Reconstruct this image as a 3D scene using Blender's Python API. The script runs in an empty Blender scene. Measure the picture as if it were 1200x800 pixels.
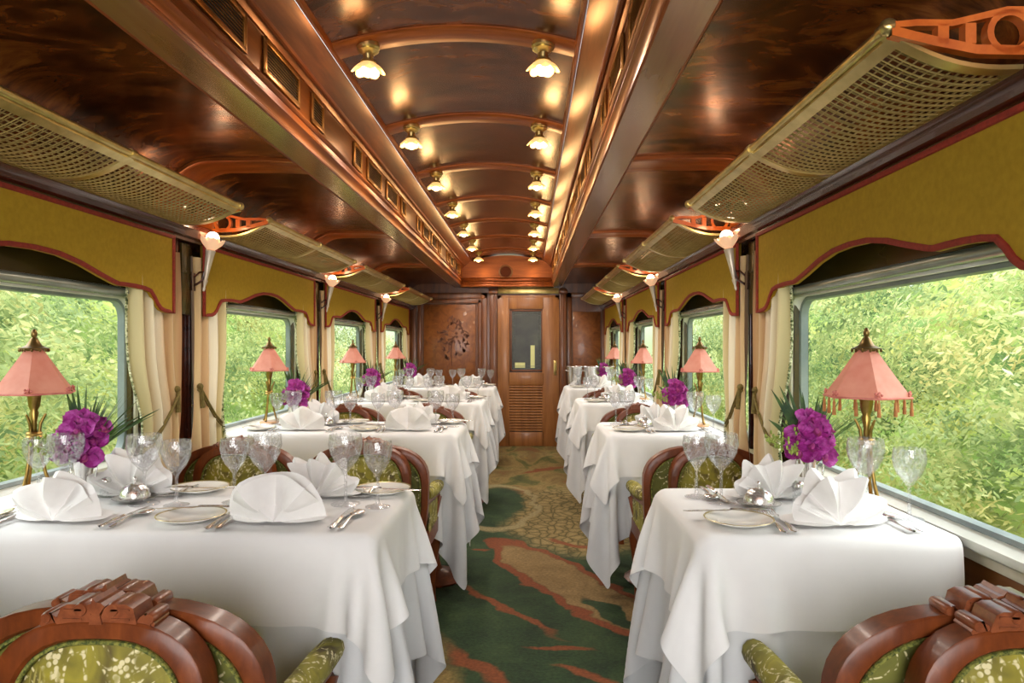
import bpy, bmesh, math, random
import numpy as np
from mathutils import Vector, Matrix
from mathutils.bvhtree import BVHTree
R = math.radians
PI = math.pi
rnd = random.Random(7)
sc = bpy.context.scene
COL = sc.collection

# ------------------------------------------------------------------ layout numbers
CAMX, CAMZ = 0.2516, 1.19
BAY = 1.795
BC = [1.935 + BAY * k for k in range(4)]        # window / table bay centres
PIER = [1.065 + BAY * k for k in range(5)]        # wall piers between the windows
Y_END, Y_BACK = 8.44, -1.7
TZ = 0.774                                       # table top

# ------------------------------------------------------------------ materials
def new_mat(name):
    m = bpy.data.materials.new(name); m.use_nodes = True
    nt = m.node_tree; nt.nodes.clear()
    out = nt.nodes.new('ShaderNodeOutputMaterial')
    return m, nt, out

def node(nt, t, **kw):
    n = nt.nodes.new(t)
    for k, v in kw.items():
        if k in n.inputs: n.inputs[k].default_value = v
        else: setattr(n, k, v)
    return n

def S(c):                                         # sRGB 0-255 -> linear
    r = []
    for v in c:
        v /= 255.0
        r.append(v / 12.92 if v <= 0.04045 else ((v + 0.055) / 1.055) ** 2.4)
    return (*r, 1.0)

def ramp(nt, fac, stops):
    n = nt.nodes.new('ShaderNodeValToRGB')
    e = n.color_ramp.elements
    while len(e) < len(stops): e.new(0.5)
    for i, (p, c) in enumerate(stops):
        e[i].position = p; e[i].color = S(c)
    nt.links.new(fac, n.inputs[0])
    return n.outputs[0]

def coords(nt, scale=(1, 1, 1), kind='Object', rot=(0, 0, 0)):
    tc = nt.nodes.new('ShaderNodeTexCoord'); mp = nt.nodes.new('ShaderNodeMapping')
    mp.inputs['Scale'].default_value = scale; mp.inputs['Rotation'].default_value = rot
    nt.links.new(tc.outputs[kind], mp.inputs[0])
    return mp.outputs[0]

def noise(nt, vec, scale=5, detail=4, rough=0.55, dist=0.0):
    n = node(nt, 'ShaderNodeTexNoise', Scale=scale, Detail=detail, Roughness=rough, Distortion=dist)
    nt.links.new(vec, n.inputs['Vector'])
    return n.outputs['Fac']

def principled(nt, out, **kw):
    b = nt.nodes.new('ShaderNodeBsdfPrincipled')
    for k, v in kw.items(): b.inputs[k].default_value = v
    nt.links.new(b.outputs[0], out.inputs[0])
    return b

def bump(nt, b, fac, strength=0.2, dist=0.01):
    n = node(nt, 'ShaderNodeBump', Strength=strength, Distance=dist)
    nt.links.new(fac, n.inputs['Height']); nt.links.new(n.outputs[0], b.inputs['Normal'])

def mat_noise(name, stops, scale=(1, 1, 1), ns=5, detail=4, dist=0.0, bumpk=0.0, bdist=0.004, kind='Object', **pk):
    m, nt, out = new_mat(name)
    b = principled(nt, out, **pk)
    f = noise(nt, coords(nt, scale, kind), ns, detail, 0.6, dist)
    nt.links.new(ramp(nt, f, stops), b.inputs['Base Color'])
    if bumpk: bump(nt, b, f, bumpk, bdist)
    return m

M = {}
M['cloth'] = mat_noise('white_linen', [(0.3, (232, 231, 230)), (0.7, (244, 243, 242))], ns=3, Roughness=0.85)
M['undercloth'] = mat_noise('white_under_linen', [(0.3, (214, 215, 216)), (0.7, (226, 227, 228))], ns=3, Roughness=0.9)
M['napkin'] = mat_noise('napkin_linen', [(0.3, (234, 231, 228)), (0.7, (246, 244, 242))], ns=12, Roughness=0.85)
M['beam'] = mat_noise('beam_mahogany', [(0.25, (96, 48, 18)), (0.55, (132, 70, 28)), (0.8, (164, 94, 42))], (9, .7, 9), 3, 5, .4,
                      Roughness=0.3, Metallic=0.4, **{'Specular IOR Level': 0.3})
M['mould'] = mat_noise('moulding_mahogany', [(0.25, (112, 52, 18)), (0.6, (156, 80, 30)), (0.85, (184, 102, 42))], (8, .6, 8), 4, 4, .3,
                       Roughness=0.3, Metallic=0.4, **{'Specular IOR Level': 0.3})
M['rib'] = mat_noise('rib_mahogany', [(0.25, (124, 60, 22)), (0.6, (162, 88, 36)), (0.85, (188, 110, 48))], (1, 8, 8), 4, 4, .3,
                     Roughness=0.3, Metallic=0.4, **{'Specular IOR Level': 0.3})
M['burl'] = mat_noise('ceiling_burl', [(0.3, (46, 23, 8)), (0.44, (98, 52, 20)), (0.56, (146, 80, 31)), (0.72, (200, 122, 52))], (1, 1.6, 1), 4.5, 8, 1.4,
                      Roughness=0.24, Metallic=0.45, **{'Specular IOR Level': 0.4})
M['burl_top'] = mat_noise('arched_burl', [(0.3, (56, 28, 14)), (0.48, (96, 52, 27)), (0.62, (122, 68, 34)), (0.8, (156, 90, 44))], (1, 2, 1), 5, 8, 1.0,
                          Roughness=0.25, Metallic=0.45, **{'Specular IOR Level': 0.3})
M['soffit'] = mat_noise('soffit_bronze', [(0.3, (136, 96, 56)), (0.7, (164, 122, 78))], (6, .4, 6), 3, 3, 0,
                        Roughness=0.2, Metallic=0.5)
M['darkwood'] = mat_noise('cornice_wood', [(0.3, (50, 20, 12)), (0.7, (84, 36, 20))], (8, .6, 8), 4, 4, .2,
                          Roughness=0.25, **{'Coat Weight': 0.4})
M['wallwood'] = mat_noise('end_panel_wood', [(0.25, (84, 44, 20)), (0.5, (118, 66, 30)), (0.8, (146, 88, 42))], (6, 6, .9), 3, 6, .5,
                          Roughness=0.35, **{'Coat Weight': 0.2})
M['burlpanel'] = mat_noise('end_burl_veneer', [(0.25, (100, 52, 20)), (0.5, (140, 80, 34)), (0.8, (170, 106, 50))], (2, 2, 2), 5, 8, 1.2,
                           Roughness=0.35, **{'Coat Weight': 0.2})
M['inlay'] = mat_noise('inlay_wood', [(0.3, (92, 46, 18)), (0.7, (122, 68, 28))], ns=30, Roughness=0.4)
M['doorwood'] = mat_noise('door_teak', [(0.25, (124, 76, 38)), (0.5, (156, 100, 52)), (0.8, (178, 118, 64))], (7, 7, .7), 3, 5, .4,
                          Roughness=0.38, **{'Coat Weight': 0.15})
M['oakwall'] = mat_noise('dado_oak', [(0.25, (112, 66, 32)), (0.8, (168, 110, 60))], (5, .7, 5), 4, 5, .4, Roughness=0.4)
M['header'] = mat_noise('window_header', [(0.3, (52, 46, 18)), (0.55, (74, 60, 24)), (0.8, (100, 58, 26))], (3, .7, 3), 2.2, 3, .5,
                        Roughness=0.25)
M['brass'] = mat_noise('aged_brass', [(0.3, (186, 164, 100)), (0.7, (220, 200, 136))], ns=14, Roughness=0.28, Metallic=0.85)
M['brassmesh'] = mat_noise('brass_mesh', [(0.3, (164, 142, 82)), (0.7, (194, 172, 108))], ns=20, Roughness=0.42, Metallic=0.5)
M['ventbrass'] = mat_noise('vent_brass', [(0.3, (150, 98, 44)), (0.7, (184, 128, 62))], ns=14, Roughness=0.3, Metallic=0.8)
M['gapshadow'] = mat_noise('painted_gap_shadow', [(0.3, (14, 9, 6)), (0.7, (24, 16, 10))], ns=10, Roughness=0.9)  # near-black colour that stands in for shade behind slats
M['fret'] = mat_noise('fretwork_wood', [(0.3, (178, 80, 28)), (0.7, (216, 112, 44))], (3, 3, 3), 6, 4, .4, Roughness=0.25,
                      **{'Coat Weight': 0.5})
M['valance'] = mat_noise('mustard_felt', [(0.3, (166, 132, 16)), (0.7, (180, 146, 24))], ns=60, detail=3, Roughness=0.95)
M['redtrim'] = mat_noise('red_braid', [(0.3, (122, 32, 16)), (0.7, (152, 46, 24))], ns=80, Roughness=0.8)
M['rope'] = mat_noise('olive_rope', [(0.3, (84, 72, 30)), (0.7, (132, 116, 56))], ns=120, Roughness=0.8)
M['fringe'] = mat_noise('bobble_fringe', [(0.38, (64, 78, 44)), (0.46, (116, 124, 76)), (0.54, (214, 214, 178))], ns=70, Roughness=0.8)
M['chairwood'] = mat_noise('chair_mahogany', [(0.25, (84, 38, 13)), (0.6, (122, 60, 24)), (0.85, (148, 82, 36))], (6, 6, 2.5), 6, 5, .5,
                           Roughness=0.38, **{'Coat Weight': 0.15, 'Coat Roughness': 0.15, 'Specular IOR Level': 0.35})
M['carved'] = mat_noise('carved_mahogany', [(0.25, (100, 46, 22)), (0.7, (150, 84, 50))], (6, 6, 6), 9, 5, .5, Roughness=0.35,
                        **{'Coat Weight': 0.3})
M['piping'] = mat_noise('green_piping', [(0.4, (62, 74, 24)), (0.6, (138, 138, 62))], ns=150, Roughness=0.8)
M['winmetal'] = mat_noise('window_alloy', [(0.3, (216, 220, 210)), (0.7, (236, 238, 230))], ns=6, Roughness=0.35)
M['gasket'] = mat_noise('window_gasket', [(0.3, (110, 124, 126)), (0.7, (150, 162, 160))], ns=6, Roughness=0.4)
M['blind'] = mat_noise('blind_roller_alloy', [(0.3, (140, 150, 140)), (0.7, (172, 180, 170))], ns=6, Roughness=0.22, Metallic=0.5)
M['sill'] = mat_noise('cream_sill', [(0.3, (206, 198, 176)), (0.7, (228, 222, 204))], ns=6, Roughness=0.4)
M['silver'] = mat_noise('polished_silver', [(0.3, (218, 216, 212)), (0.7, (240, 238, 236))], ns=10, Roughness=0.2, Metallic=0.8)
M['pewter'] = mat_noise('sconce_silver', [(0.3, (206, 192, 170)), (0.7, (236, 226, 206))], ns=14, Roughness=0.35, Metallic=0.4)
M['bronze'] = mat_noise('lamp_bronze', [(0.3, (116, 92, 44)), (0.7, (176, 146, 80))], ns=22, Roughness=0.32, Metallic=0.9)
M['antique'] = mat_noise('lamp_cap_bronze', [(0.3, (92, 70, 38)), (0.7, (150, 120, 70))], ns=22, Roughness=0.35, Metallic=0.8)
M['porcelain'] = mat_noise('white_porcelain', [(0.3, (236, 232, 224)), (0.7, (248, 246, 240))], ns=4, Roughness=0.15,
                           **{'Coat Weight': 0.5})
M['platerim'] = mat_noise('gilt_rim', [(0.3, (196, 176, 120)), (0.7, (222, 206, 156))], ns=40, Roughness=0.25, Metallic=0.6)
M['lampwood'] = mat_noise('lamp_base_wood', [(0.3, (176, 128, 84)), (0.7, (214, 168, 122))], ns=12, Roughness=0.35)
M['tassel'] = mat_noise('tassel_silk', [(0.3, (150, 92, 48)), (0.7, (188, 124, 70))], ns=60, Roughness=0.7)
M['orchid'] = mat_noise('orchid_petal', [(0.3, (112, 12, 92)), (0.52, (160, 34, 136)), (0.72, (204, 96, 190))], ns=55, detail=3,
                        Roughness=0.6)
M['orchid_lip'] = mat_noise('orchid_lip', [(0.35, (130, 10, 100)), (0.6, (170, 60, 130)), (0.8, (210, 150, 90))], ns=60, Roughness=0.6)
M['fern'] = mat_noise('fern_leaf', [(0.3, (30, 62, 36)), (0.7, (80, 112, 48))], ns=30, Roughness=0.6)
M['stem'] = mat_noise('light_leaf', [(0.3, (112, 140, 44)), (0.7, (170, 182, 84))], ns=30, Roughness=0.6)
M['doorhandle'] = M['brass']
M['speaker'] = mat_noise('speaker_cloth', [(0.4, (110, 52, 32)), (0.6, (140, 72, 46))], ns=160, Roughness=0.8)
M['ring'] = mat_noise('speaker_ring', [(0.3, (176, 120, 84)), (0.7, (206, 150, 108))], ns=12, Roughness=0.3)
M['wire_lead'] = mat_noise('lead_came', [(0.3, (70, 74, 70)), (0.7, (110, 116, 108))], ns=40, Roughness=0.4, Metallic=0.5)
M['bark'] = mat_noise('tree_bark', [(0.3, (120, 116, 96)), (0.7, (168, 164, 140))], (3, 3, 1), 8, Roughness=0.9)

def curtain_mat():
    m, nt, out = new_mat('striped_silk')
    b = principled(nt, out, Roughness=0.55)
    at = node(nt, 'ShaderNodeAttribute', attribute_name='UVMap')
    sep = nt.nodes.new('ShaderNodeSeparateXYZ'); nt.links.new(at.outputs['Vector'], sep.inputs[0])
    c = ramp(nt, sep.outputs[0], [(0.0, (186, 180, 120)), (0.12, (222, 212, 160)), (0.27, (200, 176, 122)), (0.38, (240, 232, 204)),
                                  (0.5, (244, 238, 216)), (0.62, (206, 172, 124)), (0.75, (190, 150, 104)), (0.88, (222, 198, 148)), (1.0, (176, 132, 88))])
    nt.links.new(c, b.inputs['Base Color'])
    b.inputs['Sheen Weight'].default_value = 0.3
    f = noise(nt, coords(nt, (1, 1, 1)), 260, 2); bump(nt, b, f, 0.08, 0.001)
    return m
M['curtain'] = curtain_mat()

def upholstery(name, base, dark):
    m, nt, out = new_mat(name)
    b = principled(nt, out, Roughness=0.7)
    v = coords(nt, (1, 1, 1))
    big = noise(nt, v, 13, 3, .5, .8)
    c1 = ramp(nt, big, [(0.3, dark), (0.46, base), (0.6, tuple(min(255, int(x * 1.22)) for x in base)), (0.78, dark)])
    # pale curling fronds : thin iso-lines of a distorted noise, broken into beads
    n2 = noise(nt, v, 9.5, 1, .4, 2.2)
    line = ramp(nt, n2, [(0.47, (0, 0, 0)), (0.49, (255, 255, 255)), (0.52, (255, 255, 255)), (0.54, (0, 0, 0))])
    beads = node(nt, 'ShaderNodeTexVoronoi', Scale=120.0); nt.links.new(v, beads.inputs['Vector'])
    bd = ramp(nt, beads.outputs['Distance'], [(0.42, (255, 255, 255)), (0.6, (40, 40, 40))])
    mul = node(nt, 'ShaderNodeMix', data_type='RGBA', blend_type='MULTIPLY'); mul.inputs[0].default_value = 1
    nt.links.new(line, mul.inputs[6]); nt.links.new(bd, mul.inputs[7])
    # dark blossoms
    vo = node(nt, 'ShaderNodeTexVoronoi', Scale=9.0); nt.links.new(v, vo.inputs['Vector'])
    bl = ramp(nt, vo.outputs['Distance'], [(0.2, (255, 255, 255)), (0.27, (0, 0, 0))])
    wv = node(nt, 'ShaderNodeTexWave', Scale=38.0, Distortion=2.0); nt.links.new(v, wv.inputs['Vector'])
    bc = ramp(nt, wv.outputs['Fac'], [(0.3, (74, 66, 24)), (0.65, (112, 100, 44)), (0.85, (180, 168, 96))])
    mx = node(nt, 'ShaderNodeMix', data_type='RGBA')
    nt.links.new(bl, mx.inputs[0]); nt.links.new(c1, mx.inputs[6]); nt.links.new(bc, mx.inputs[7])
    mx2 = node(nt, 'ShaderNodeMix', data_type='RGBA'); mx2.inputs[7].default_value = S((224, 214, 166))
    nt.links.new(mul.outputs[2], mx2.inputs[0]); nt.links.new(mx.outputs[2], mx2.inputs[6])
    nt.links.new(mx2.outputs[2], b.inputs['Base Color'])
    bump(nt, b, noise(nt, v, 300, 2), 0.15, 0.001)
    return m
M['uph'] = upholstery('olive_tapestry', (130, 122, 38), (82, 68, 28))
M['uphback'] = upholstery('shaded_tapestry', (92, 92, 32), (36, 48, 26))  # same tapestry with the shade on the chair backs put into its colour

def carpet_mat():
    m, nt, out = new_mat('patterned_carpet')
    b = principled(nt, out, Roughness=0.95)
    v = coords(nt, (1, 1, 1))
    # wobbled coordinates
    nz = node(nt, 'ShaderNodeTexNoise', Scale=4.0, Detail=3.0); nt.links.new(v, nz.inputs['Vector'])
    sub = node(nt, 'ShaderNodeVectorMath', operation='SUBTRACT'); sub.inputs[1].default_value = (.5, .5, .5); nt.links.new(nz.outputs['Color'], sub.inputs[0])
    scl = node(nt, 'ShaderNodeVectorMath', operation='SCALE'); scl.inputs['Scale'].default_value = .22; nt.links.new(sub.outputs[0], scl.inputs[0])
    add = node(nt, 'ShaderNodeVectorMath', operation='ADD'); nt.links.new(v, add.inputs[0]); nt.links.new(scl.outputs[0], add.inputs[1])
    wv = add.outputs[0]
    def ell(cx, cy, rx, ry, rot, r0=.85, r1=1.05, ring=None):
        mp = node(nt, 'ShaderNodeMapping', vector_type='TEXTURE')
        mp.inputs['Location'].default_value = (cx, cy, 0); mp.inputs['Rotation'].default_value = (0, 0, rot); mp.inputs['Scale'].default_value = (rx, ry, 100)
        nt.links.new(wv, mp.inputs[0])
        ln = node(nt, 'ShaderNodeVectorMath', operation='LENGTH'); nt.links.new(mp.outputs[0], ln.inputs[0])
        dv = node(nt, 'ShaderNodeMath', operation='MULTIPLY'); dv.inputs[1].default_value = .5; nt.links.new(ln.outputs['Value'], dv.inputs[0])
        if ring: st = [(ring[0] * .5 - .03, (0, 0, 0)), (ring[0] * .5, (255, 255, 255)), (ring[1] * .5, (255, 255, 255)), (ring[1] * .5 + .03, (0, 0, 0))]
        else: st = [(r0 * .5, (255, 255, 255)), (r1 * .5, (0, 0, 0))]
        return ramp(nt, dv.outputs[0], st)
    def over(base, fac, colsock=None, col=None):
        mx = node(nt, 'ShaderNodeMix', data_type='RGBA')
        nt.links.new(fac, mx.inputs[0]); nt.links.new(base, mx.inputs[6])
        if col: mx.inputs[7].default_value = S(col)
        else: nt.links.new(colsock, mx.inputs[7])
        return mx.outputs[2]
    n1 = noise(nt, wv, 5, 4, .6, .3)
    green = ramp(nt, n1, [(0.3, (36, 58, 30)), (0.5, (50, 76, 40)), (0.7, (68, 92, 50))])
    olive = ramp(nt, noise(nt, coords(nt, (1, .45, 1)), 3.2, 4, .6, .8), [(0.32, (74, 82, 36)), (0.42, (112, 108, 50)), (0.5, (164, 138, 78)), (0.58, (138, 112, 60)), (0.7, (150, 92, 48))])
    vo = node(nt, 'ShaderNodeTexVoronoi', feature='DISTANCE_TO_EDGE', Scale=15.0); nt.links.new(coords(nt, (1, .8, 1)), vo.inputs['Vector'])
    tan = ramp(nt, vo.outputs['Distance'], [(0.02, (104, 92, 44)), (0.10, (158, 136, 82)), (0.4, (180, 156, 100))])
    smooth_tan = ramp(nt, n1, [(0.3, (138, 110, 64)), (0.7, (172, 142, 90))])
    # far part of the aisle turns olive and tan
    sp = nt.nodes.new('ShaderNodeSeparateXYZ'); nt.links.new(wv, sp.inputs[0])
    mr = node(nt, 'ShaderNodeMapRange'); mr.inputs['From Min'].default_value = 4.9; mr.inputs['From Max'].default_value = 5.4; nt.links.new(sp.outputs[1], mr.inputs[0])
    c = over(green, mr.outputs[0], olive)
    c = over(c, ell(.62, 5.0, .58, 1.0, 0), tan)
    c = over(c, ell(-.02, 5.35, .26, .62, 0), green)
    c = over(c, ell(.0, 5.3, .30, .70, 0, ring=(.98, 1.06)), None, (172, 156, 108))
    c = over(c, ell(-.28, 2.35, .32, .75, .1), olive)
    d = math.atan2(-1.25, .65)
    c = over(c, ell(.46, 3.55, .82, .17, d), smooth_tan)
    c = over(c, ell(.46, 3.55, .84, .18, d, ring=(.9, 1.08)), None, (146, 76, 36))
    c = over(c, ell(.62, 3.15, .22, .06, d), green)
    for (x0, y0, x1, y1, w_) in ((-.107, 3.53, .378, 2.9, .022), (.25, 2.80, .53, 2.78, .022), (.33, 2.62, .6, 2.48, .024), (-.06, 2.78, .2, 2.42, .035), (-.1, 4.15, .0, 4.1, .02), (.35, 4.4, .62, 4.2, .03), (.15, 6.6, .6, 7.0, .05), (.1, 2.1, .5, 1.8, .03), (.0, 1.5, .4, 1.1, .03)):
        c = over(c, ell((x0 + x1) / 2, (y0 + y1) / 2, math.hypot(x1 - x0, y1 - y0) / 2, w_, math.atan2(y1 - y0, x1 - x0), .7, 1.2), None, (150, 82, 40))
    fine = noise(nt, v, 70, 3)
    f2 = ramp(nt, fine, [(0.3, (150, 150, 150)), (0.7, (232, 232, 232))])
    m3 = node(nt, 'ShaderNodeMix', data_type='RGBA', blend_type='MULTIPLY'); m3.inputs[0].default_value = .8
    nt.links.new(c, m3.inputs[6]); nt.links.new(f2, m3.inputs[7])
    nt.links.new(m3.outputs[2], b.inputs['Base Color'])
    bump(nt, b, fine, 0.4, 0.004)
    return m
M['carpet'] = carpet_mat()

def glass_mat(name):
    m, nt, out = new_mat(name)
    g = node(nt, 'ShaderNodeBsdfGlossy', Roughness=0.08)
    t = nt.nodes.new('ShaderNodeBsdfTransparent'); t.inputs[0].default_value = S((250, 250, 251))
    d = nt.nodes.new('ShaderNodeBsdfTranslucent'); d.inputs[0].default_value = S((245, 246, 248))
    vec = coords(nt, (1, 1, .5))
    vo = node(nt, 'ShaderNodeTexVoronoi', feature='DISTANCE_TO_EDGE', Scale=105.0); nt.links.new(vec, vo.inputs['Vector'])
    cut = ramp(nt, vo.outputs['Distance'], [(0.02, (130, 130, 130)), (0.16, (44, 44, 44))])
    bp = node(nt, 'ShaderNodeBump', Strength=0.35, Distance=0.003); nt.links.new(vo.outputs['Distance'], bp.inputs['Height'])
    nt.links.new(bp.outputs[0], g.inputs['Normal'])
    m1 = nt.nodes.new('ShaderNodeMixShader'); nt.links.new(cut, m1.inputs[0]); nt.links.new(t.outputs[0], m1.inputs[1]); nt.links.new(d.outputs[0], m1.inputs[2])
    lw = node(nt, 'ShaderNodeLayerWeight', Blend=0.45)
    pw = node(nt, 'ShaderNodeMath', operation='POWER'); pw.inputs[1].default_value = 2.2; nt.links.new(lw.outputs['Facing'], pw.inputs[0])
    ml = node(nt, 'ShaderNodeMath', operation='MULTIPLY_ADD'); ml.inputs[1].default_value = .4; ml.inputs[2].default_value = .05; nt.links.new(pw.outputs[0], ml.inputs[0])
    mx = nt.nodes.new('ShaderNodeMixShader')
    nt.links.new(ml.outputs[0], mx.inputs[0]); nt.links.new(m1.outputs[0], mx.inputs[1]); nt.links.new(g.outputs[0], mx.inputs[2])
    nt.links.new(mx.outputs[0], out.inputs[0])
    return m
M['crystal'] = glass_mat('cut_crystal')

def pane_mat(name, tint, refl):
    m, nt, out = new_mat(name)
    t = nt.nodes.new('ShaderNodeBsdfTransparent'); g = node(nt, 'ShaderNodeBsdfGlossy', Roughness=0.02)
    f = noise(nt, coords(nt, (1, 1, 1)), 2, 2)
    nt.links.new(ramp(nt, f, [(0.3, tint), (0.7, tuple(min(255, x + 4) for x in tint))]), t.inputs[0])
    lw = node(nt, 'ShaderNodeLayerWeight', Blend=0.5)
    pw = node(nt, 'ShaderNodeMath', operation='POWER'); pw.inputs[1].default_value = 6.0; nt.links.new(lw.outputs['Facing'], pw.inputs[0])
    ml = node(nt, 'ShaderNodeMath', operation='MULTIPLY_ADD'); ml.inputs[1].default_value = refl; ml.inputs[2].default_value = .02; nt.links.new(pw.outputs[0], ml.inputs[0])
    mx = nt.nodes.new('ShaderNodeMixShader')
    nt.links.new(ml.outputs[0], mx.inputs[0]); nt.links.new(t.outputs[0], mx.inputs[1]); nt.links.new(g.outputs[0], mx.inputs[2])
    nt.links.new(mx.outputs[0], out.inputs[0])
    return m
M['pane'] = pane_mat('window_glass', (248, 252, 248), .22)

def door_pane_mat():
    m, nt, out = new_mat('door_glass')
    b = principled(nt, out, Roughness=0.35)
    v = coords(nt, (1, 1, 1))
    f = noise(nt, v, 5, 3)
    nt.links.new(ramp(nt, f, [(0.35, (34, 36, 28)), (0.6, (58, 60, 48)), (0.8, (80, 88, 60))]), b.inputs['Base Color'])
    return m
M['doorpane'] = door_pane_mat()

def glow(name, col, strength, base=(255, 240, 220), mixw=None):
    m, nt, out = new_mat(name)
    b = principled(nt, out, Roughness=0.4)
    f = noise(nt, coords(nt), 30, 2)
    nt.links.new(ramp(nt, f, [(0.3, base), (0.7, tuple(min(255, x + 8) for x in base))]), b.inputs['Base Color'])
    b.inputs['Emission Color'].default_value = S(col); b.inputs['Emission Strength'].default_value = strength
    return m
M['bulb'] = glow('lit_bulb', (255, 226, 170), 14.0)
M['roseglass'] = glow('rose_glass', (255, 206, 128), 0.85, (250, 220, 160))
M['sconceglass'] = glow('sconce_rose_glass', (255, 200, 150), 0.45, (240, 200, 170))
M['sconcebulb'] = glow('lit_sconce_bulb', (255, 236, 200), 9.0)
M['doorglow'] = glow('painted_door_glow', (214, 212, 140), 0.28, (190, 186, 120))  # no lamp: emission imitates light showing in the door glass
for k_ in ('bulb', 'roseglass', 'sconceglass', 'sconcebulb', 'doorglow'): M[k_].cycles.emission_sampling = 'NONE'

def shade_mat():
    m, nt, out = new_mat('salmon_shade')
    b = principled(nt, out, Roughness=0.6)
    f = noise(nt, coords(nt), 20, 3)
    c = ramp(nt, f, [(0.3, (226, 146, 126)), (0.7, (236, 166, 146))])
    nt.links.new(c, b.inputs['Base Color'])
    tr = nt.nodes.new('ShaderNodeBsdfTranslucent'); nt.links.new(c, tr.inputs[0])
    mx = nt.nodes.new('ShaderNodeMixShader'); mx.inputs[0].default_value = .35
    nt.links.new(b.outputs[0], mx.inputs[1]); nt.links.new(tr.outputs[0], mx.inputs[2]); nt.links.new(mx.outputs[0], out.inputs[0])
    return m
M['shade'] = shade_mat()
M['shadeorn'] = mat_noise('shade_flower', [(0.3, (190, 100, 90)), (0.7, (216, 134, 120))], ns=40, Roughness=0.6)

def foliage_mat(name, stops):
    m, nt, out = new_mat(name)
    v = coords(nt, (.8, .6, 1.0))
    f = noise(nt, v, 1.2, 4, .6, .6)
    c0 = ramp(nt, f, stops)
    f2 = noise(nt, coords(nt, (.7, .45, 1.1)), 1.3, 3, .5, .3)
    hue = ramp(nt, f2, [(0.34, (168, 192, 178)), (0.45, (220, 232, 212)), (0.56, (252, 250, 226)), (0.68, (255, 236, 206))])
    mq = node(nt, 'ShaderNodeMix', data_type='RGBA', blend_type='MULTIPLY'); mq.inputs[0].default_value = 1
    nt.links.new(c0, mq.inputs[6]); nt.links.new(hue, mq.inputs[7]); c = mq.outputs[2]
    d = nt.nodes.new('ShaderNodeBsdfDiffuse'); t = nt.nodes.new('ShaderNodeBsdfTranslucent')
    nt.links.new(c, d.inputs[0]); nt.links.new(c, t.inputs[0])
    mx = nt.nodes.new('ShaderNodeMixShader'); mx.inputs[0].default_value = .55
    nt.links.new(d.outputs[0], mx.inputs[1]); nt.links.new(t.outputs[0], mx.inputs[2]); nt.links.new(mx.outputs[0], out.inputs[0])
    return m
M['foliage'] = foliage_mat('lineside_foliage', [(0.32, (106, 128, 98)), (0.43, (160, 174, 128)), (0.53, (200, 204, 158)), (0.63, (226, 228, 192)), (0.72, (248, 248, 236))])
M['bank'] = foliage_mat('grassy_bank', [(0.25, (116, 138, 86)), (0.5, (170, 186, 118)), (0.75, (208, 214, 156))])

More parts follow.
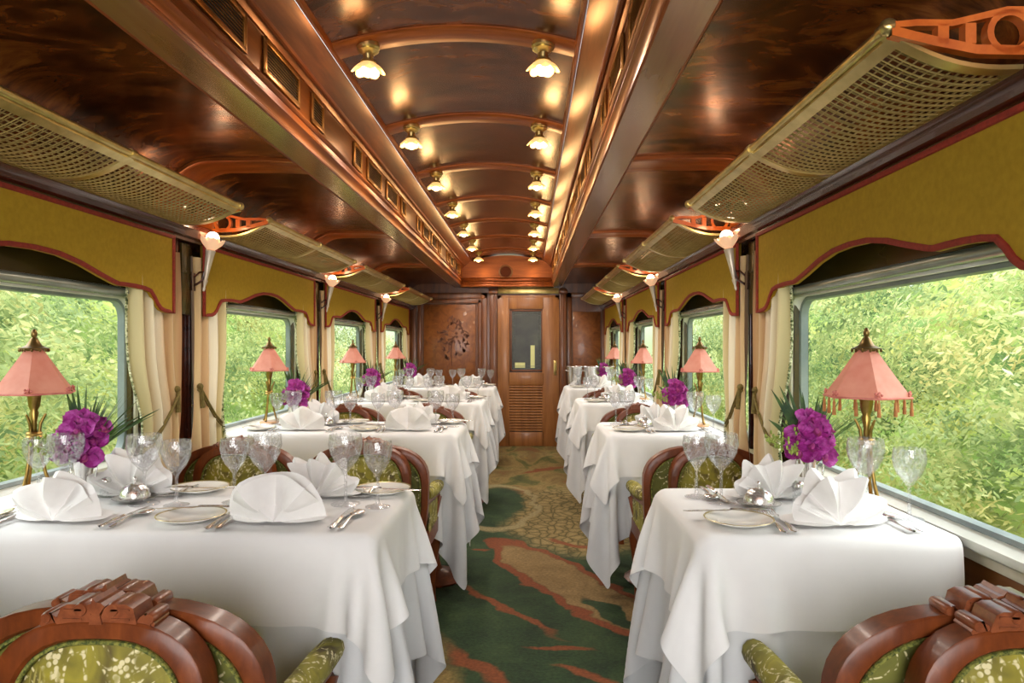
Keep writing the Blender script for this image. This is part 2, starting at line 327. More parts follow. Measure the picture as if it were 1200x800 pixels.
# ------------------------------------------------------------------ mesh builder
class MB:
    def __init__(s): s.v = []; s.f = []; s.uv = None
    def add(s, vs, fs, mat=None):
        o = len(s.v)
        if mat is not None: vs = [tuple(mat @ Vector(p)) for p in vs]
        s.v += [tuple(p) for p in vs]; s.f += [tuple(o + i for i in f) for f in fs]
        return s
    def box(s, c, d, bev=0.0, mat=None):
        x, y, z = d[0] / 2, d[1] / 2, d[2] / 2
        if bev <= 0:
            vs = [(c[0] + i * x, c[1] + j * y, c[2] + k * z) for i in (-1, 1) for j in (-1, 1) for k in (-1, 1)]
            return s.add(vs, [(0, 1, 3, 2), (4, 6, 7, 5), (0, 4, 5, 1), (2, 3, 7, 6), (0, 2, 6, 4), (1, 5, 7, 3)], mat)
        bm = bmesh.new(); bmesh.ops.create_cube(bm, size=1)
        for q in bm.verts: q.co = Vector((q.co.x * d[0], q.co.y * d[1], q.co.z * d[2]))
        bmesh.ops.bevel(bm, geom=list(bm.edges), offset=min(bev, x * .9, y * .9, z * .9), segments=2, affect='EDGES', profile=.5)
        bm.verts.index_update()
        s.add([(q.co.x + c[0], q.co.y + c[1], q.co.z + c[2]) for q in bm.verts], [[q.index for q in f.verts] for f in bm.faces], mat)
        bm.free(); return s
    def grid(s, rows, closed_u=False, closed_v=False, mat=None):
        n, m = len(rows), len(rows[0]); vs = [p for r in rows for p in r]; fs = []
        for i in range(n if closed_u else n - 1):
            for j in range(m if closed_v else m - 1):
                a, b = i, (i + 1) % n; c, d = j, (j + 1) % m
                fs.append((a * m + c, a * m + d, b * m + d, b * m + c))
        return s.add(vs, fs, mat)
    def tube(s, pts, r, n=8, closed=False, mat=None, flat=1.0):
        pts = [Vector(p) for p in pts]; k = len(pts)
        rs = r if isinstance(r, (list, tuple)) else [r] * k
        rows = []; up = None
        for i, p in enumerate(pts):
            a = pts[(i - 1) % k] if (closed or i > 0) else p
            b = pts[(i + 1) % k] if (closed or i < k - 1) else p
            t = (b - a).normalized()
            if up is None:
                up = Vector((0, 0, 1)) if abs(t.z) < .9 else Vector((1, 0, 0))
            u = (up - t * up.dot(t)); u = u.normalized() if u.length > 1e-6 else t.orthogonal().normalized()
            w = t.cross(u); up = u
            rows.append([tuple(p + (u * math.cos(2 * PI * q / n) * flat + w * math.sin(2 * PI * q / n)) * rs[i]) for q in range(n)])
        o = len(s.v)
        s.grid(rows, closed_u=closed, closed_v=True, mat=mat)
        if not closed:
            s.f.append(tuple(o + q for q in range(n)))
            s.f.append(tuple(o + (k - 1) * n + q for q in reversed(range(n))))
        return s
    def lathe(s, prof, n=20, c=(0, 0, 0), mat=None, mod=None):
        rows = []
        for (r, z) in prof:
            rows.append([(c[0] + r * (mod(q, n, z) if mod else 1) * math.cos(2 * PI * q / n), c[1] + r * (mod(q, n, z) if mod else 1) * math.sin(2 * PI * q / n), c[2] + z) for q in range(n)])
        return s.grid(rows, closed_v=True, mat=mat)
    def sphere(s, c, r, n=12, m=8, sc=(1, 1, 1), mat=None):
        rows = []
        for i in range(m + 1):
            a = PI * i / m
            rows.append([(c[0] + sc[0] * r * max(math.sin(a), 1e-4) * math.cos(2 * PI * q / n), c[1] + sc[1] * r * max(math.sin(a), 1e-4) * math.sin(2 * PI * q / n), c[2] + sc[2] * r * math.cos(a)) for q in range(n)])
        return s.grid(rows, closed_v=True, mat=mat)
    def prism(s, poly, axis, a, b, mat=None):
        """poly of (p,q); extruded along axis 'x','y','z' from a to b"""
        def P(p, h):
            return {'x': (h, p[0], p[1]), 'y': (p[0], h, p[1]), 'z': (p[0], p[1], h)}[axis]
        n = len(poly); vs = [P(p, a) for p in poly] + [P(p, b) for p in poly]
        fs = [tuple(range(n)), tuple(range(2 * n - 1, n - 1, -1))] + [(i, (i + 1) % n, n + (i + 1) % n, n + i) for i in range(n)]
        return s.add(vs, fs, mat)
    def strip(s, poly, axis, a, b, mat=None, closed=False):
        def P(p, h):
            return {'x': (h, p[0], p[1]), 'y': (p[0], h, p[1]), 'z': (p[0], p[1], h)}[axis]
        return s.grid([[P(p, a) for p in poly], [P(p, b) for p in poly]], closed_v=closed, mat=mat)
    def ringprism(s, outer, inner, axis, a, b, mat=None):
        def P(p, h):
            return {'x': (h, p[0], p[1]), 'y': (p[0], h, p[1]), 'z': (p[0], p[1], h)}[axis]
        rows = [[P(p, a) for p in outer], [P(p, b) for p in outer], [P(p, b) for p in inner], [P(p, a) for p in inner]]
        return s.grid(rows, closed_u=True, closed_v=True, mat=mat)
    def mesh(s, name, smooth=35, recalc=True):
        me = bpy.data.meshes.new(name); me.from_pydata(s.v, [], s.f)
        bm = bmesh.new(); bm.from_mesh(me)
        if recalc: bmesh.ops.recalc_face_normals(bm, faces=bm.faces)
        bm.to_mesh(me); bm.free()
        if s.uv is not None:
            ul = me.uv_layers.new(name='UVMap')
            for l in me.loops: ul.data[l.index].uv = s.uv[l.vertex_index]
        if smooth:
            me.shade_smooth(); me.set_sharp_from_angle(angle=R(smooth))
        me.validate(); return me

def obj(name, mb, mat, parent=None, smooth=35, subsurf=0, label=None, kind=None, loc=None):
    me = mb if isinstance(mb, bpy.types.Mesh) else mb.mesh(name, smooth)
    if mat is not None and len(me.materials) == 0: me.materials.append(mat)
    o = bpy.data.objects.new(name, me); COL.objects.link(o)
    if parent is not None: o.parent = parent
    if loc: o.location = loc
    if subsurf:
        md = o.modifiers.new('sub', 'SUBSURF'); md.levels = subsurf; md.render_levels = subsurf
    if label: o['label'] = label
    if kind: o['kind'] = kind
    return o

def thing(name, label, cat, loc=(0, 0, 0), rotz=0, group=None):
    o = bpy.data.objects.new(name, None); COL.objects.link(o)
    o.empty_display_size = .05
    o.location = loc; o.rotation_euler = (0, 0, rotz); o['label'] = label; o['category'] = cat
    if group: o['group'] = group
    return o

def tag(o, label, cat, group=None):
    o['label'] = label; o['category'] = cat
    if group: o['group'] = group
    return o

def copy_tree(o, parent=None):
    c = o.copy(); COL.objects.link(c)
    if parent is not None: c.parent = parent
    for ch in list(o.children): copy_tree(ch, c)
    return c

class Proto:
    """first use takes the built thing itself, every later use copies it with its parts"""
    def __init__(s, root): s.root = root; s.used = False
    def put(s, loc, rotz, label, group=None):
        o = s.root if not s.used else copy_tree(s.root)
        s.used = True
        o.location = loc; o.rotation_euler = (0, 0, rotz); o['label'] = label
        if group: o['group'] = group
        return o

def struct(name, mb, mat, parent=None, smooth=35, label=None):
    o = obj(name, mb, mat, parent, smooth)
    if parent is None: o['kind'] = 'structure'
    if label: o['label'] = label
    return o
TRIM = [0]
def trim(mb, mat, label=None, smooth=35):
    TRIM[0] += 1
    return struct('trim_%d' % TRIM[0], mb, mat, None, smooth, label)

SIDES = (('left', -1), ('right', 1))
ORD = ['nearest', 'second', 'third', 'farthest']

# ------------------------------------------------------------------ the car body
floor = MB(); floor.box((0, (Y_END + Y_BACK) / 2, -.02), (2.6, Y_END - Y_BACK, .04)); struct('floor', floor, M['carpet'])

# arched centre ceiling
AX, AZ, CR = .418, 2.195, .06
def arch(x, lift=0): return AZ + CR * (1 - (x / AX) ** 2) + lift
ceil = MB()
ceil.strip([(AX * t / 12, arch(AX * t / 12, .012)) for t in range(-12, 13)], 'y', Y_BACK, Y_END)
struct('ceiling', ceil, M['burl_top'])
# ribs across the arch, one above each pair of lights
LIGHT_Y = [2.43 + BAY / 2 * k for k in range(7)]
for y in [2.43 - BAY / 2] + LIGHT_Y:
    rb = MB()
    prof = [(-.06, .004), (-.06, -.006), (-.048, -.012), (.048, -.012), (.06, -.006), (.06, .004)]
    rb.grid([[(AX * t / 16, y + a, arch(AX * t / 16, .012 + b)) for (a, b) in prof] for t in range(-16, 17)])
    trim(rb, M['rib'])
for sname, s in SIDES:
    # bead + sloping strip + top mould of the beam
    b = MB()
    b.strip([(s * x, z) for x, z in [(.408, 2.205), (.412, 2.186), (.42, 2.184), (.426, 2.192)]], 'y', Y_BACK, Y_END)
    trim(b, M['mould'])
    b = MB(); b.strip([(s * x, z) for x, z in [(.426, 2.19), (.497, 2.132)]], 'y', Y_BACK, Y_END); trim(b, M['beam'])
    b = MB()
    b.strip([(s * x, z) for x, z in [(.497, 2.134), (.500, 2.122), (.508, 2.12), (.512, 2.126), (.519, 2.118), (.524, 2.108), (.530, 2.106)]], 'y', Y_BACK, Y_END)
    trim(b, M['mould'])
    # vertical vent band
    b = MB(); b.strip([(s * x, z) for x, z in [(.530, 2.106), (.532, 1.985)]], 'y', Y_BACK, Y_END); trim(b, M['beam'])
    # stepped lower moulding
    b = MB()
    b.strip([(s * x, z) for x, z in [(.532, 1.985), (.522, 1.982), (.518, 1.972), (.523, 1.964), (.527, 1.962), (.527, 1.945), (.520, 1.94), (.518, 1.93),
                                     (.524, 1.924), (.532, 1.915), (.534, 1.902), (.530, 1.897), (.531, 1.890), (.538, 1.888)]], 'y', Y_BACK, Y_END)
    trim(b, M['mould'])
    b = MB(); b.strip([(s * x, z) for x, z in [(.538, 1.888), (.637, 1.888)]], 'y', Y_BACK, Y_END); trim(b, M['soffit'])
    b = MB(); b.strip([(s * x, z) for x, z in [(.637, 1.888), (.641, 1.884), (.646, 1.889), (.646, 1.924)]], 'y', Y_BACK, Y_END); trim(b, M['mould'])
    # side ceiling, coved down to the wall
    side = [(.646, 1.922), (.80, 1.930), (.95, 1.930)] + [(1.0 + .2 * math.sin(a), 1.73 + .2 * math.cos(a)) for a in [R(d) for d in range(0, 91, 10)]] + [(1.2, 1.60)]
    b = MB(); b.strip([(s * x, z) for x, z in side], 'y', Y_BACK, Y_END)
    o = struct('ceiling_' + sname, b, M['burl'], None, 60)
    # ribs over the piers
    for y in PIER[1:4]:
        rb = MB()
        prof = [(-.10, .004), (-.10, -.012), (-.085, -.016), (-.06, -.010), (.06, -.010), (.085, -.016), (.10, -.012), (.10, .004)]
        rows = []
        path = side[:-1]
        for i, (x, z) in enumerate(path):
            x0, z0 = path[max(0, i - 1)]; x1, z1 = path[min(len(path) - 1, i + 1)]
            tx, tz = x1 - x0, z1 - z0; L = math.hypot(tx, tz); nx, nz = -tz / L, tx / L
            rows.append([(s * (x + nx * bz), y + a, z + nz * bz) for a, bz in prof])
        rb.grid(rows); trim(rb, M['rib'])
    # cornice rail
    b = MB()
    b.strip([(s * x, z) for x, z in [(1.2, 1.70), (1.13, 1.695), (1.10, 1.685), (1.085, 1.672), (1.083, 1.655), (1.095, 1.648), (1.10, 1.638), (1.105, 1.628), (1.12, 1.622), (1.122, 1.612), (1.2, 1.608)]],
            'y', Y_BACK, Y_END)
    trim(b, M['darkwood'])
    # walls with window openings
    w = MB()
    X0, X1 = (1.206, 1.256)
    xc, dx = s * (X0 + X1) / 2, X1 - X0
    w.box((xc, (Y_BACK + Y_END) / 2, 1.53), (dx, Y_END - Y_BACK, .27))
    segs = []
    prev = Y_BACK
    for c in BC:
        segs.append((prev, c - .63)); prev = c + .63
    segs.append((prev, Y_END))
    for a, bb in segs: w.box((xc, (a + bb) / 2, 1.08), (dx, bb - a, .66))
    struct('wall_' + sname, w, M['header'])
    d = MB(); d.box((s * 1.28, (Y_BACK + Y_END) / 2, .375), (.09, Y_END - Y_BACK, .75)); struct('baseboard_' + sname, d, M['oakwall'])
    b = MB()
    b.box((s * 1.255, (Y_BACK + Y_END) / 2, .7615), (.07, Y_END - Y_BACK, .025), .006)
    b.box((s * 1.226, (Y_BACK + Y_END) / 2, .735), (.012, Y_END - Y_BACK, .03), .004); trim(b, M['sill'])
    # piers
    for y in PIER:
        p = MB(); p.box((s * 1.182, y, 1.19), (.036, .17, .84), .004)
        p.box((s * 1.160, y - .055, 1.19), (.014, .022, .84), .003); p.box((s * 1.160, y + .055, 1.19), (.014, .022, .84), .003)
        if y < 8: trim(p, M['darkwood'])
        q = MB(); q.box((s * 1.150, y, 1.462), (.012, .076, .29), .003)
        q.box((s * 1.146, y, 1.49), (.012, .09, .012), .003)
        if y < 8: trim(q, M['header'])

# end wall, its panels and the door
e = MB(); e.box((0, Y_END + .03, 1.1), (2.6, .06, 2.3)); struct('wall_end', e, M['wallwood'])
e = MB(); e.box((0, Y_BACK - .03, 1.1), (2.6, .06, 2.3)); struct('wall_back', e, M['wallwood'])
YE = Y_END
b = MB()   # boxed end of the centre ceiling, lit orange
b.prism([(-.53, 1.99), (.53, 1.99), (.53, 2.11), (.42, 2.20)] + [(AX * t / 8, arch(AX * t / 8)) for t in range(8, -9, -1)] + [(-.42, 2.20), (-.53, 2.11)], 'y', YE - .10, YE)
trim(b, M['rib'])
b = MB(); b.box((0, YE - .12, 1.965), (1.06, .05, .05), .012); b.box((0, YE - .13, 1.925), (1.07, .07, .03), .008); b.box((0, YE - .1, 1.893), (1.1, .2, .03), .004); trim(b, M['mould'])
sp = thing('round_speaker', 'round wall speaker with pale ring under the arched ceiling end', 'speaker', (-.016, YE - .1, 2.06))
sm = MB(); sm.lathe([(.0001, .006), (.062, .005), (.066, .003)], 24, mat=Matrix.Rotation(R(90), 4, 'X')); obj('grille', sm, M['speaker'], sp)
sm = MB(); sm.lathe([(.064, 0), (.064, .014), (.07, .02), (.08, .018), (.084, 0)], 28, mat=Matrix.Rotation(R(90), 4, 'X')); obj('ring', sm, M['ring'], sp)

def frame_rect(mb, x0, x1, z0, z1, w, y0, y1, bev=.004):
    mb.box(((x0 + x1) / 2, (y0 + y1) / 2, z1 - w / 2), (x1 - x0, y1 - y0, w), bev)
    mb.box(((x0 + x1) / 2, (y0 + y1) / 2, z0 + w / 2), (x1 - x0, y1 - y0, w), bev)
    mb.box((x0 + w / 2, (y0 + y1) / 2, (z0 + z1) / 2), (w, y1 - y0, z1 - z0), bev)
    mb.box((x1 - w / 2, (y0 + y1) / 2, (z0 + z1) / 2), (w, y1 - y0, z1 - z0), bev)
# left panel
b = MB(); frame_rect(b, -1.16, -.24, .05, 1.82, .07, YE - .03, YE); b.box((-.70, YE - .02, .60), (.8, .04, .08), .005)
b.box((-.70, YE - .02, 1.72), (.8, .035, .05), .005); b.box((-.33, YE - .02, 1.2), (.04, .035, 1.1), .005); b.box((-1.05, YE - .02, 1.2), (.04, .035, 1.1), .005); trim(b, M['wallwood'])
b = MB(); b.box((-.69, YE - .008, 1.17), (.62, .02, 1.02), .005); trim(b, M['burlpanel'])
b = MB()
r2 = random.Random(3)
def leafpoly(cx, cz, L, W, ang):
    pts = []
    for k in range(12):
        t = 2 * PI * k / 12; x, z = L * math.cos(t) * .5, W * math.sin(t) * .5 * (1 - .5 * math.cos(t))
        pts.append((cx + x * math.cos(ang) - z * math.sin(ang), cz + x * math.sin(ang) + z * math.cos(ang)))
    return pts
for k in range(64):
    a = r2.uniform(0, 2 * PI); q = math.sqrt(r2.random())
    b.prism(leafpoly(-.66 + .2 * q * math.cos(a), 1.28 + .27 * q * math.sin(a) * (1 - .25 * abs(math.cos(a))), r2.uniform(.035, .075), r2.uniform(.014, .03), r2.uniform(0, PI)), 'y', YE - .0205, YE - .018)
b.tube([(-.66, YE - .019, .95), (-.67, YE - .019, 1.1), (-.65, YE - .019, 1.3)], .005, 6)
trim(b, M['inlay'])
b = MB(); b.box((-.29, YE - .01, 1.77), (.075, .035, .075), .004); b.lathe([(.0001, .006), (.02, .006), (.03, 0)], 10, (0, 0, 0), Matrix.Translation((-.29, YE - .028, 1.77)) @ Matrix.Rotation(R(90), 4, 'X')); trim(b, M['burlpanel'])
# posts beside the door
for x, w in ((-.165, .09), (.66, .08)):
    b = MB(); b.box((x, YE - .035, .94), (w, .07, 1.86), .006)
    for q in (-.3, 0, .3): b.box((x + q * w, YE - .072, .94), (.008, .012, 1.8), .003)
    b.box((x, YE - .05, 1.83), (w + .02, .10, .05), .006); b.box((x, YE - .05, .08), (w + .02, .10, .16), .006); trim(b, M['wallwood'])
# right panel
b = MB(); frame_rect(b, .705, 1.18, .05, 1.82, .06, YE - .03, YE); b.box((.94, YE - .02, .62), (.4, .04, .07), .005); trim(b, M['wallwood'])
b = MB(); b.box((.94, YE - .006, 1.12), (.33, .02, .95), .004); trim(b, M['burlpanel'])
# brass transom plate
b = MB(); b.box((.25, YE - .03, 1.842), (.72, .02, .07), .004); trim(b, M['brass'])
# door
b = MB()
frame_rect(b, -.115, .615, .0, 1.79, .05, YE - .05, YE)
b.box((-.035, YE - .03, .88), (.12, .045, 1.76), .005); b.box((.505, YE - .03, .88), (.18, .045, 1.76), .005)
b.box((.22, YE - .03, 1.69), (.42, .045, .13), .004); b.box((.22, YE - .03, .80), (.42, .045, .15), .004); b.box((.22, YE - .03, .09), (.42, .045, .16), .004)
door = struct('door_1', b, M['doorwood'])
b = MB(); b.box((.22, YE - .012, 1.25), (.42, .012, .78)); obj('pane', b, M['doorpane'], door)
b = MB(); frame_rect(b, .03, .425, .885, 1.62, .022, YE - .04, YE - .018, .003)
for k in range(5):
    pass
obj('glazing_bead', b, M['inlay'], door)
b = MB(); frame_rect(b, .06, .395, .92, 1.585, .008, YE - .024, YE - .017, .001); frame_rect(b, .085, .37, .945, 1.56, .005, YE - .024, YE - .017, .001)
for k in range(6):
    b.box((.0725, YE - .02, .95 + k * .12), (.02, .006, .004)); b.box((.3825, YE - .02, .95 + k * .12), (.02, .006, .004))
obj('leaded_border', b, M['wire_lead'], door)
b = MB(); b.box((.15, YE - .0185, .96), (.12, .003, .06)); b.box((.30, YE - .0185, 1.06), (.05, .003, .27)); obj('painted_glow', b, M['doorglow'], door, label='pale glowing patches imitating light seen in the door glass')  # flat glowing patches stand in for light seen in the glass
b = MB()
for k in range(17):
    z = .19 + k * .0325
    b.add([(.02, YE - .015, z + .03), (.42, YE - .015, z + .03), (.42, YE - .05, z + .004), (.02, YE - .05, z + .004), (.02, YE - .015, z + .024), (.42, YE - .015, z + .024), (.42, YE - .05, z - .008), (.02, YE - .05, z - .008)],
          [(0, 1, 2, 3), (4, 5, 6, 7), (2, 3, 7, 6), (0, 1, 5, 4)])
obj('louvre', b, M['doorwood'], door)
b = MB(); b.box((.22, YE - .008, .45), (.42, .006, .56)); obj('louvre_shadow_sheet', b, M['gapshadow'], door)  # flat dark sheet painting the shade between the louvre slats
b = MB(); b.box((.565, YE - .058, .93), (.035, .01, .17), .004); b.tube([(.565, YE - .06, .88), (.565, YE - .09, .885), (.565, YE - .095, .93), (.565, YE - .09, .975), (.565, YE - .06, .98)], .007, 8); obj('handle', b, M['brass'], door)

# ------------------------------------------------------------------ windows
def rrect(cy, cz, hy, hz, r, n=6):
    pts = []
    for (sy, sz, a0) in ((1, 1, 0), (-1, 1, 90), (-1, -1, 180), (1, -1, 270)):
        for k in range(n + 1):
            a = R(a0 + 90 * k / n); pts.append((cy + sy * (hy - r) + r * math.cos(a), cz + sz * (hz - r) + r * math.sin(a)))
    return pts
def loop(x, cy, cz, hy, hz, r): return [(x, p, q) for p, q in rrect(cy, cz, hy, hz, r)]
wn = 0
for sname, s in SIDES:
    for i, c in enumerate(BC):
        wn += 1
        zc, hz = 1.075, .325
        b = MB()
        b.grid([loop(s * x, c, zc, .67 - a, hz - a + .0, max(.02, .11 - a)) for a, x in
                [(0, 1.235), (0, 1.204), (.006, 1.199), (.022, 1.201), (.028, 1.212), (.038, 1.228)]], closed_v=True)
        w = struct('window_%d' % wn, b, M['winmetal'], None, 50)
        b = MB()
        b.grid([loop(s * x, c, zc, .67 - a, hz - a, max(.02, .11 - a)) for a, x in [(.037, 1.226), (.041, 1.222), (.050, 1.226), (.052, 1.25)]], closed_v=True)
        obj('gasket', b, M['gasket'], w)
        b = MB(); b.add([(s * 1.245, c - .62, zc - .275), (s * 1.245, c + .62, zc - .275), (s * 1.245, c + .62, zc + .275), (s * 1.245, c - .62, zc + .275)], [(0, 1, 2, 3)]); obj('pane', b, M['pane'], w, smooth=0)

# ------------------------------------------------------------------ wall fittings : valances, curtains, blinds, racks, sconces
def thick(poly_lo, poly_hi, x0, x1):
    mb = MB(); n = len(poly_lo)
    rows = [[(x0, y, z) for y, z in poly_lo], [(x0, y, z) for y, z in poly_hi], [(x1, y, z) for y, z in poly_hi], [(x1, y, z) for y, z in poly_lo]]
    mb.grid(rows, closed_u=True); return mb
HALF = [(0, 1.457), (.1, 1.453), (.2, 1.437), (.3, 1.412), (.37, 1.396), (.40, 1.391), (.44, 1.392), (.50, 1.392), (.56, 1.389), (.60, 1.383), (.625, 1.362), (.645, 1.34), (.67, 1.324), (.70, 1.316), (.735, 1.314), (.775, 1.314)]
VB = [(-t, z - 0) for t, z in reversed(HALF)] + HALF[1:]
v = thing('window_valance', '', 'valance')
obj('felt', thick(VB, [(t, 1.617) for t, z in VB], -.012, 0), M['valance'], v, 20)
b = MB()
path = [(-.018, -.775, 1.612)] + [(-.018, t, z) for t, z in VB] + [(-.018, .775, 1.612)]
rows = []
for i, p in enumerate(path):
    a = Vector(path[max(0, i - 1)]); q = Vector(path[min(len(path) - 1, i + 1)])
    t = (q - a).normalized(); nrm = Vector((0, t.z, -t.y)) * -.014
    P0 = Vector(p)
    rows.append([tuple(P0), tuple(P0 + Vector((-.003, 0, 0)) + nrm * .5), tuple(P0 + nrm), tuple(P0 + Vector((.008, 0, 0)) + nrm), tuple(P0 + Vector((.008, 0, 0)))])
b.grid(rows, closed_v=True)
b.box((-.014, 0, 1.609), (.012, 1.55, .014), .003)
obj('braid', b, M['redtrim'], v, 60, label='red braid edging')
valP = Proto(v)
WORD = {-1: 'left', 1: 'right'}
def wrot(s): return 0 if s > 0 else PI
for sname, s in SIDES:
    for i, c in enumerate(BC):
        valP.put((s * 1.132, c, 0), wrot(s), 'mustard felt valance with red braid over the %s %s-hand window' % (ORD[i], sname), 'scalloped felt valances')

# curtains : kind +1 gathers towards +y
def curtain(k):
    mb = MB(); rows = []; uv = []
    nz, ny = 26, 44
    edge = []
    for i in range(nz + 1):
        z = 1.56 - i * (1.56 - .72) / nz
        f = (1.56 - z) / .84
        g = math.exp(-((z - .90) / .16) ** 2)
        row = []
        for j in range(ny + 1):
            u = j / ny
            y_in = .49 + .03 * f + .055 * g + (.02 * max(0, (.8 - z)))
            y_out = .845
            y = y_in + (y_out - y_in) * u
            amp = .016 * (1 - .35 * g) * (.5 + .5 * f + .2)
            x = amp * math.sin(u * 2 * PI * 4.5 + .6 * math.sin(f * 4)) + .006 * math.sin(u * 23 + f * 3) - .01 * g
            row.append((x, k * y, z)); uv.append((u, f))
        edge.append(row[0]); rows.append(row)
    mb.grid(rows); mb.uv = uv
    return mb, edge, rows
curtP = {}
for k in (1, -1):
    mb, edge, rows = curtain(k)
    t = thing('window_curtain', '', 'curtain')
    obj('drape', mb, M['curtain'], t, 60)
    b = MB()
    for i in range(80):
        f = i / 79 * 26; a = int(min(25, f)); p = Vector(edge[a]).lerp(Vector(edge[a + 1]), f - a)
        b.sphere((p.x - .004, p.y - k * .005, p.z), .005, 6, 4)
    b.tube([(p[0], p[1], p[2]) for p in edge], .004, 6)
    obj('bobble_fringe', b, M['fringe'], t)
    b = MB()
    pts = [(-.012, k * .81, 1.02), (-.024, k * .795, 1.0), (-.026, k * .74, .945), (-.026, k * .67, .885), (-.025, k * .61, .85), (-.012, k * .575, .845)]
    b.tube(pts, [.005, .005, .005, .005, .005, .004], 8)
    b.tube([(p[0] + .002, p[1], p[2] - .012) for p in pts], .004, 8)
    b.sphere((-.016, k * .80, 1.02), .014, 8, 6); b.tube([(-.02, k * .80, 1.01), (-.024, k * .795, .93)], [.008, .011], 8)
    obj('tieback', b, M['rope'], t, label='olive rope tieback')
    curtP[k] = Proto(t)
for sname, s in SIDES:
    for i, c in enumerate(BC):
        for k in (1, -1):
            if i == 0 and k * s < 0: continue
            far = (k == s)        # rotated by 180 on the left wall
            kk = k if s > 0 else k
            end = 'far' if (k * (1 if s > 0 else -1)) > 0 else 'near'
            curtP[k].put((s * 1.137, c, 0), wrot(s), 'striped silk curtain tied back at the %s end of the %s %s-hand window' % (end, ORD[i], sname), 'striped window curtains')

b = MB(); bl = thing('blind_roller', '', 'blind')
b.tube([(0, -.63, 1.378), (0, .63, 1.378)], .016, 14); obj('roller_tube', b, M['blind'], bl)
b = MB(); b.box((.012, 0, 1.360), (.01, 1.22, .012), .004); obj('hem_bar', b, M['winmetal'], bl)
for q in (-1, 1):
    b = MB(); b.box((.006, q * .63, 1.37), (.03, .02, .05), .004); obj('end_bracket', b, M['winmetal'], bl)
blP = Proto(bl)
for sname, s in SIDES:
    for i, c in enumerate(BC):
        blP.put((s * 1.166, c, 0), wrot(s), 'grey roller blind tube across the top of the %s %s-hand window' % (ORD[i], sname), 'window roller blinds')

# luggage racks (built for the right wall, facing -x)
FX, FZ, BX, BZ = .86, 1.722, 1.092, 1.662
def rackz(t): return FZ + (BZ - FZ) * t - .022 * math.sin(PI * t)
rk = thing('luggage_rack', '', 'luggage rack')
HL = .735
b = MB(); b.tube([(FX, -HL - .01, FZ + .006), (FX, HL + .01, FZ + .006)], .0095, 12)
for y in (-HL, 0, HL): b.tube([(FX, y - .012, FZ + .006), (FX, y + .012, FZ + .006)], .0125, 12)
for y in (-HL - .012, HL + .012): b.sphere((FX, y, FZ + .006), .015, 10, 8)
obj('rail', b, M['brass'], rk)
def strap(mb, y0, y1, t0=0.0, t1=1.0, h=.006):
    rows = [[], [], [], []]
    for k in range(11):
        t = t0 + (t1 - t0) * k / 10; x = FX + (BX - FX) * t; z = rackz(t)
        rows[0].append((x, y0, z - h)); rows[1].append((x, y1, z - h)); rows[2].append((x, y1, z + h * .3)); rows[3].append((x, y0, z + h * .3))
    mb.grid(rows, closed_u=True)
b = MB()
for y in (-HL, HL): strap(b, y - .014, y + .014)
strap(b, -.014, .014)
rowsz = []
for t in (0.02, .11):
    rowsz.append((FX + (BX - FX) * t, rackz(t)))
b.prism([(rowsz[0][0], rowsz[0][1] - .006), (rowsz[1][0], rowsz[1][1] - .006), (rowsz[1][0], rowsz[1][1]), (rowsz[0][0], rowsz[0][1])], 'y', -HL, HL)
x1, z1 = FX + (BX - FX) * .985, rackz(.985)
b.prism([(x1 - .007, z1 - .006), (x1 + .007, z1 - .008), (x1 + .007, z1 + .002), (x1 - .007, z1 + .002)], 'y', -HL, HL)
obj('frame', b, M['brass'], rk)
def mesh_panel(y0, y1):
    mb = MB(); st = .0135
    n = int((y1 - y0) / st)
    for i in range(n + 1):
        y = y0 + (y1 - y0) * i / n
        rows = []
        for k in range(9):
            t = .11 + .88 * k / 8; x = FX + (BX - FX) * t; z = rackz(t) + (.0015 if i % 2 else -.0015)
            rows.append([(x, y - .0016, z), (x, y, z - .002), (x, y + .0016, z), (x, y, z + .002)])
        mb.grid(rows, closed_v=True)
    m = 14
    for k in range(1, m):
        t = .11 + .88 * k / m; x = FX + (BX - FX) * t; z = rackz(t)
        mb.grid([[(x - .0016, y, z), (x, y, z - .002), (x + .0016, y, z), (x, y, z + .002)] for y in (y0, y1)], closed_v=True)
    return mb
obj('wire_mesh', mesh_panel(-HL + .014, -.014), M['brassmesh'], rk, 60)
obj('wire_mesh', mesh_panel(.014, HL - .014), M['brassmesh'], rk, 60)
for q in (-1, 1):
    b = MB(); y0, y1 = q * (HL + .016) - .009, q * (HL + .016) + .009
    up = [(FX - .005, 1.732), (.90, 1.736), (.96, 1.735), (1.0, 1.744), (1.05, 1.756), (1.12, 1.755), (1.2, 1.755)]
    lo = [(FX - .005, 1.722), (.90, 1.725), (.96, 1.724), (1.0, 1.733), (1.05, 1.744), (1.12, 1.743), (1.2, 1.743)]
    b.grid([[(x, y0, z) for x, z in up], [(x, y1, z) for x, z in up], [(x, y1, z) for x, z in lo], [(x, y0, z) for x, z in lo]], closed_u=True)
    up = [(FX, 1.726), (.93, 1.708), (1.0, 1.693), (1.1, 1.69), (1.2, 1.69)]; lo = [(x, z - .016) for x, z in up]
    b.grid([[(x, y0, z) for x, z in up], [(x, y1, z) for x, z in up], [(x, y1, z) for x, z in lo], [(x, y0, z) for x, z in lo]], closed_u=True)
    circ = lambda r: [(1.055 + r * math.cos(2 * PI * k / 20), 1.714 + r * math.sin(2 * PI * k / 20)) for k in range(20)]
    b.ringprism(circ(.038), circ(.027), 'y', y0, y1)
    for xx in (.945, .99): b.box((xx, (y0 + y1) / 2, 1.712), (.018, .018, .034))
    b.box((1.15, (y0 + y1) / 2, 1.715), (.10, .018, .062))
    obj('bracket', b, M['fret'], rk, label='carved fretwork bracket')
rkP = Proto(rk)
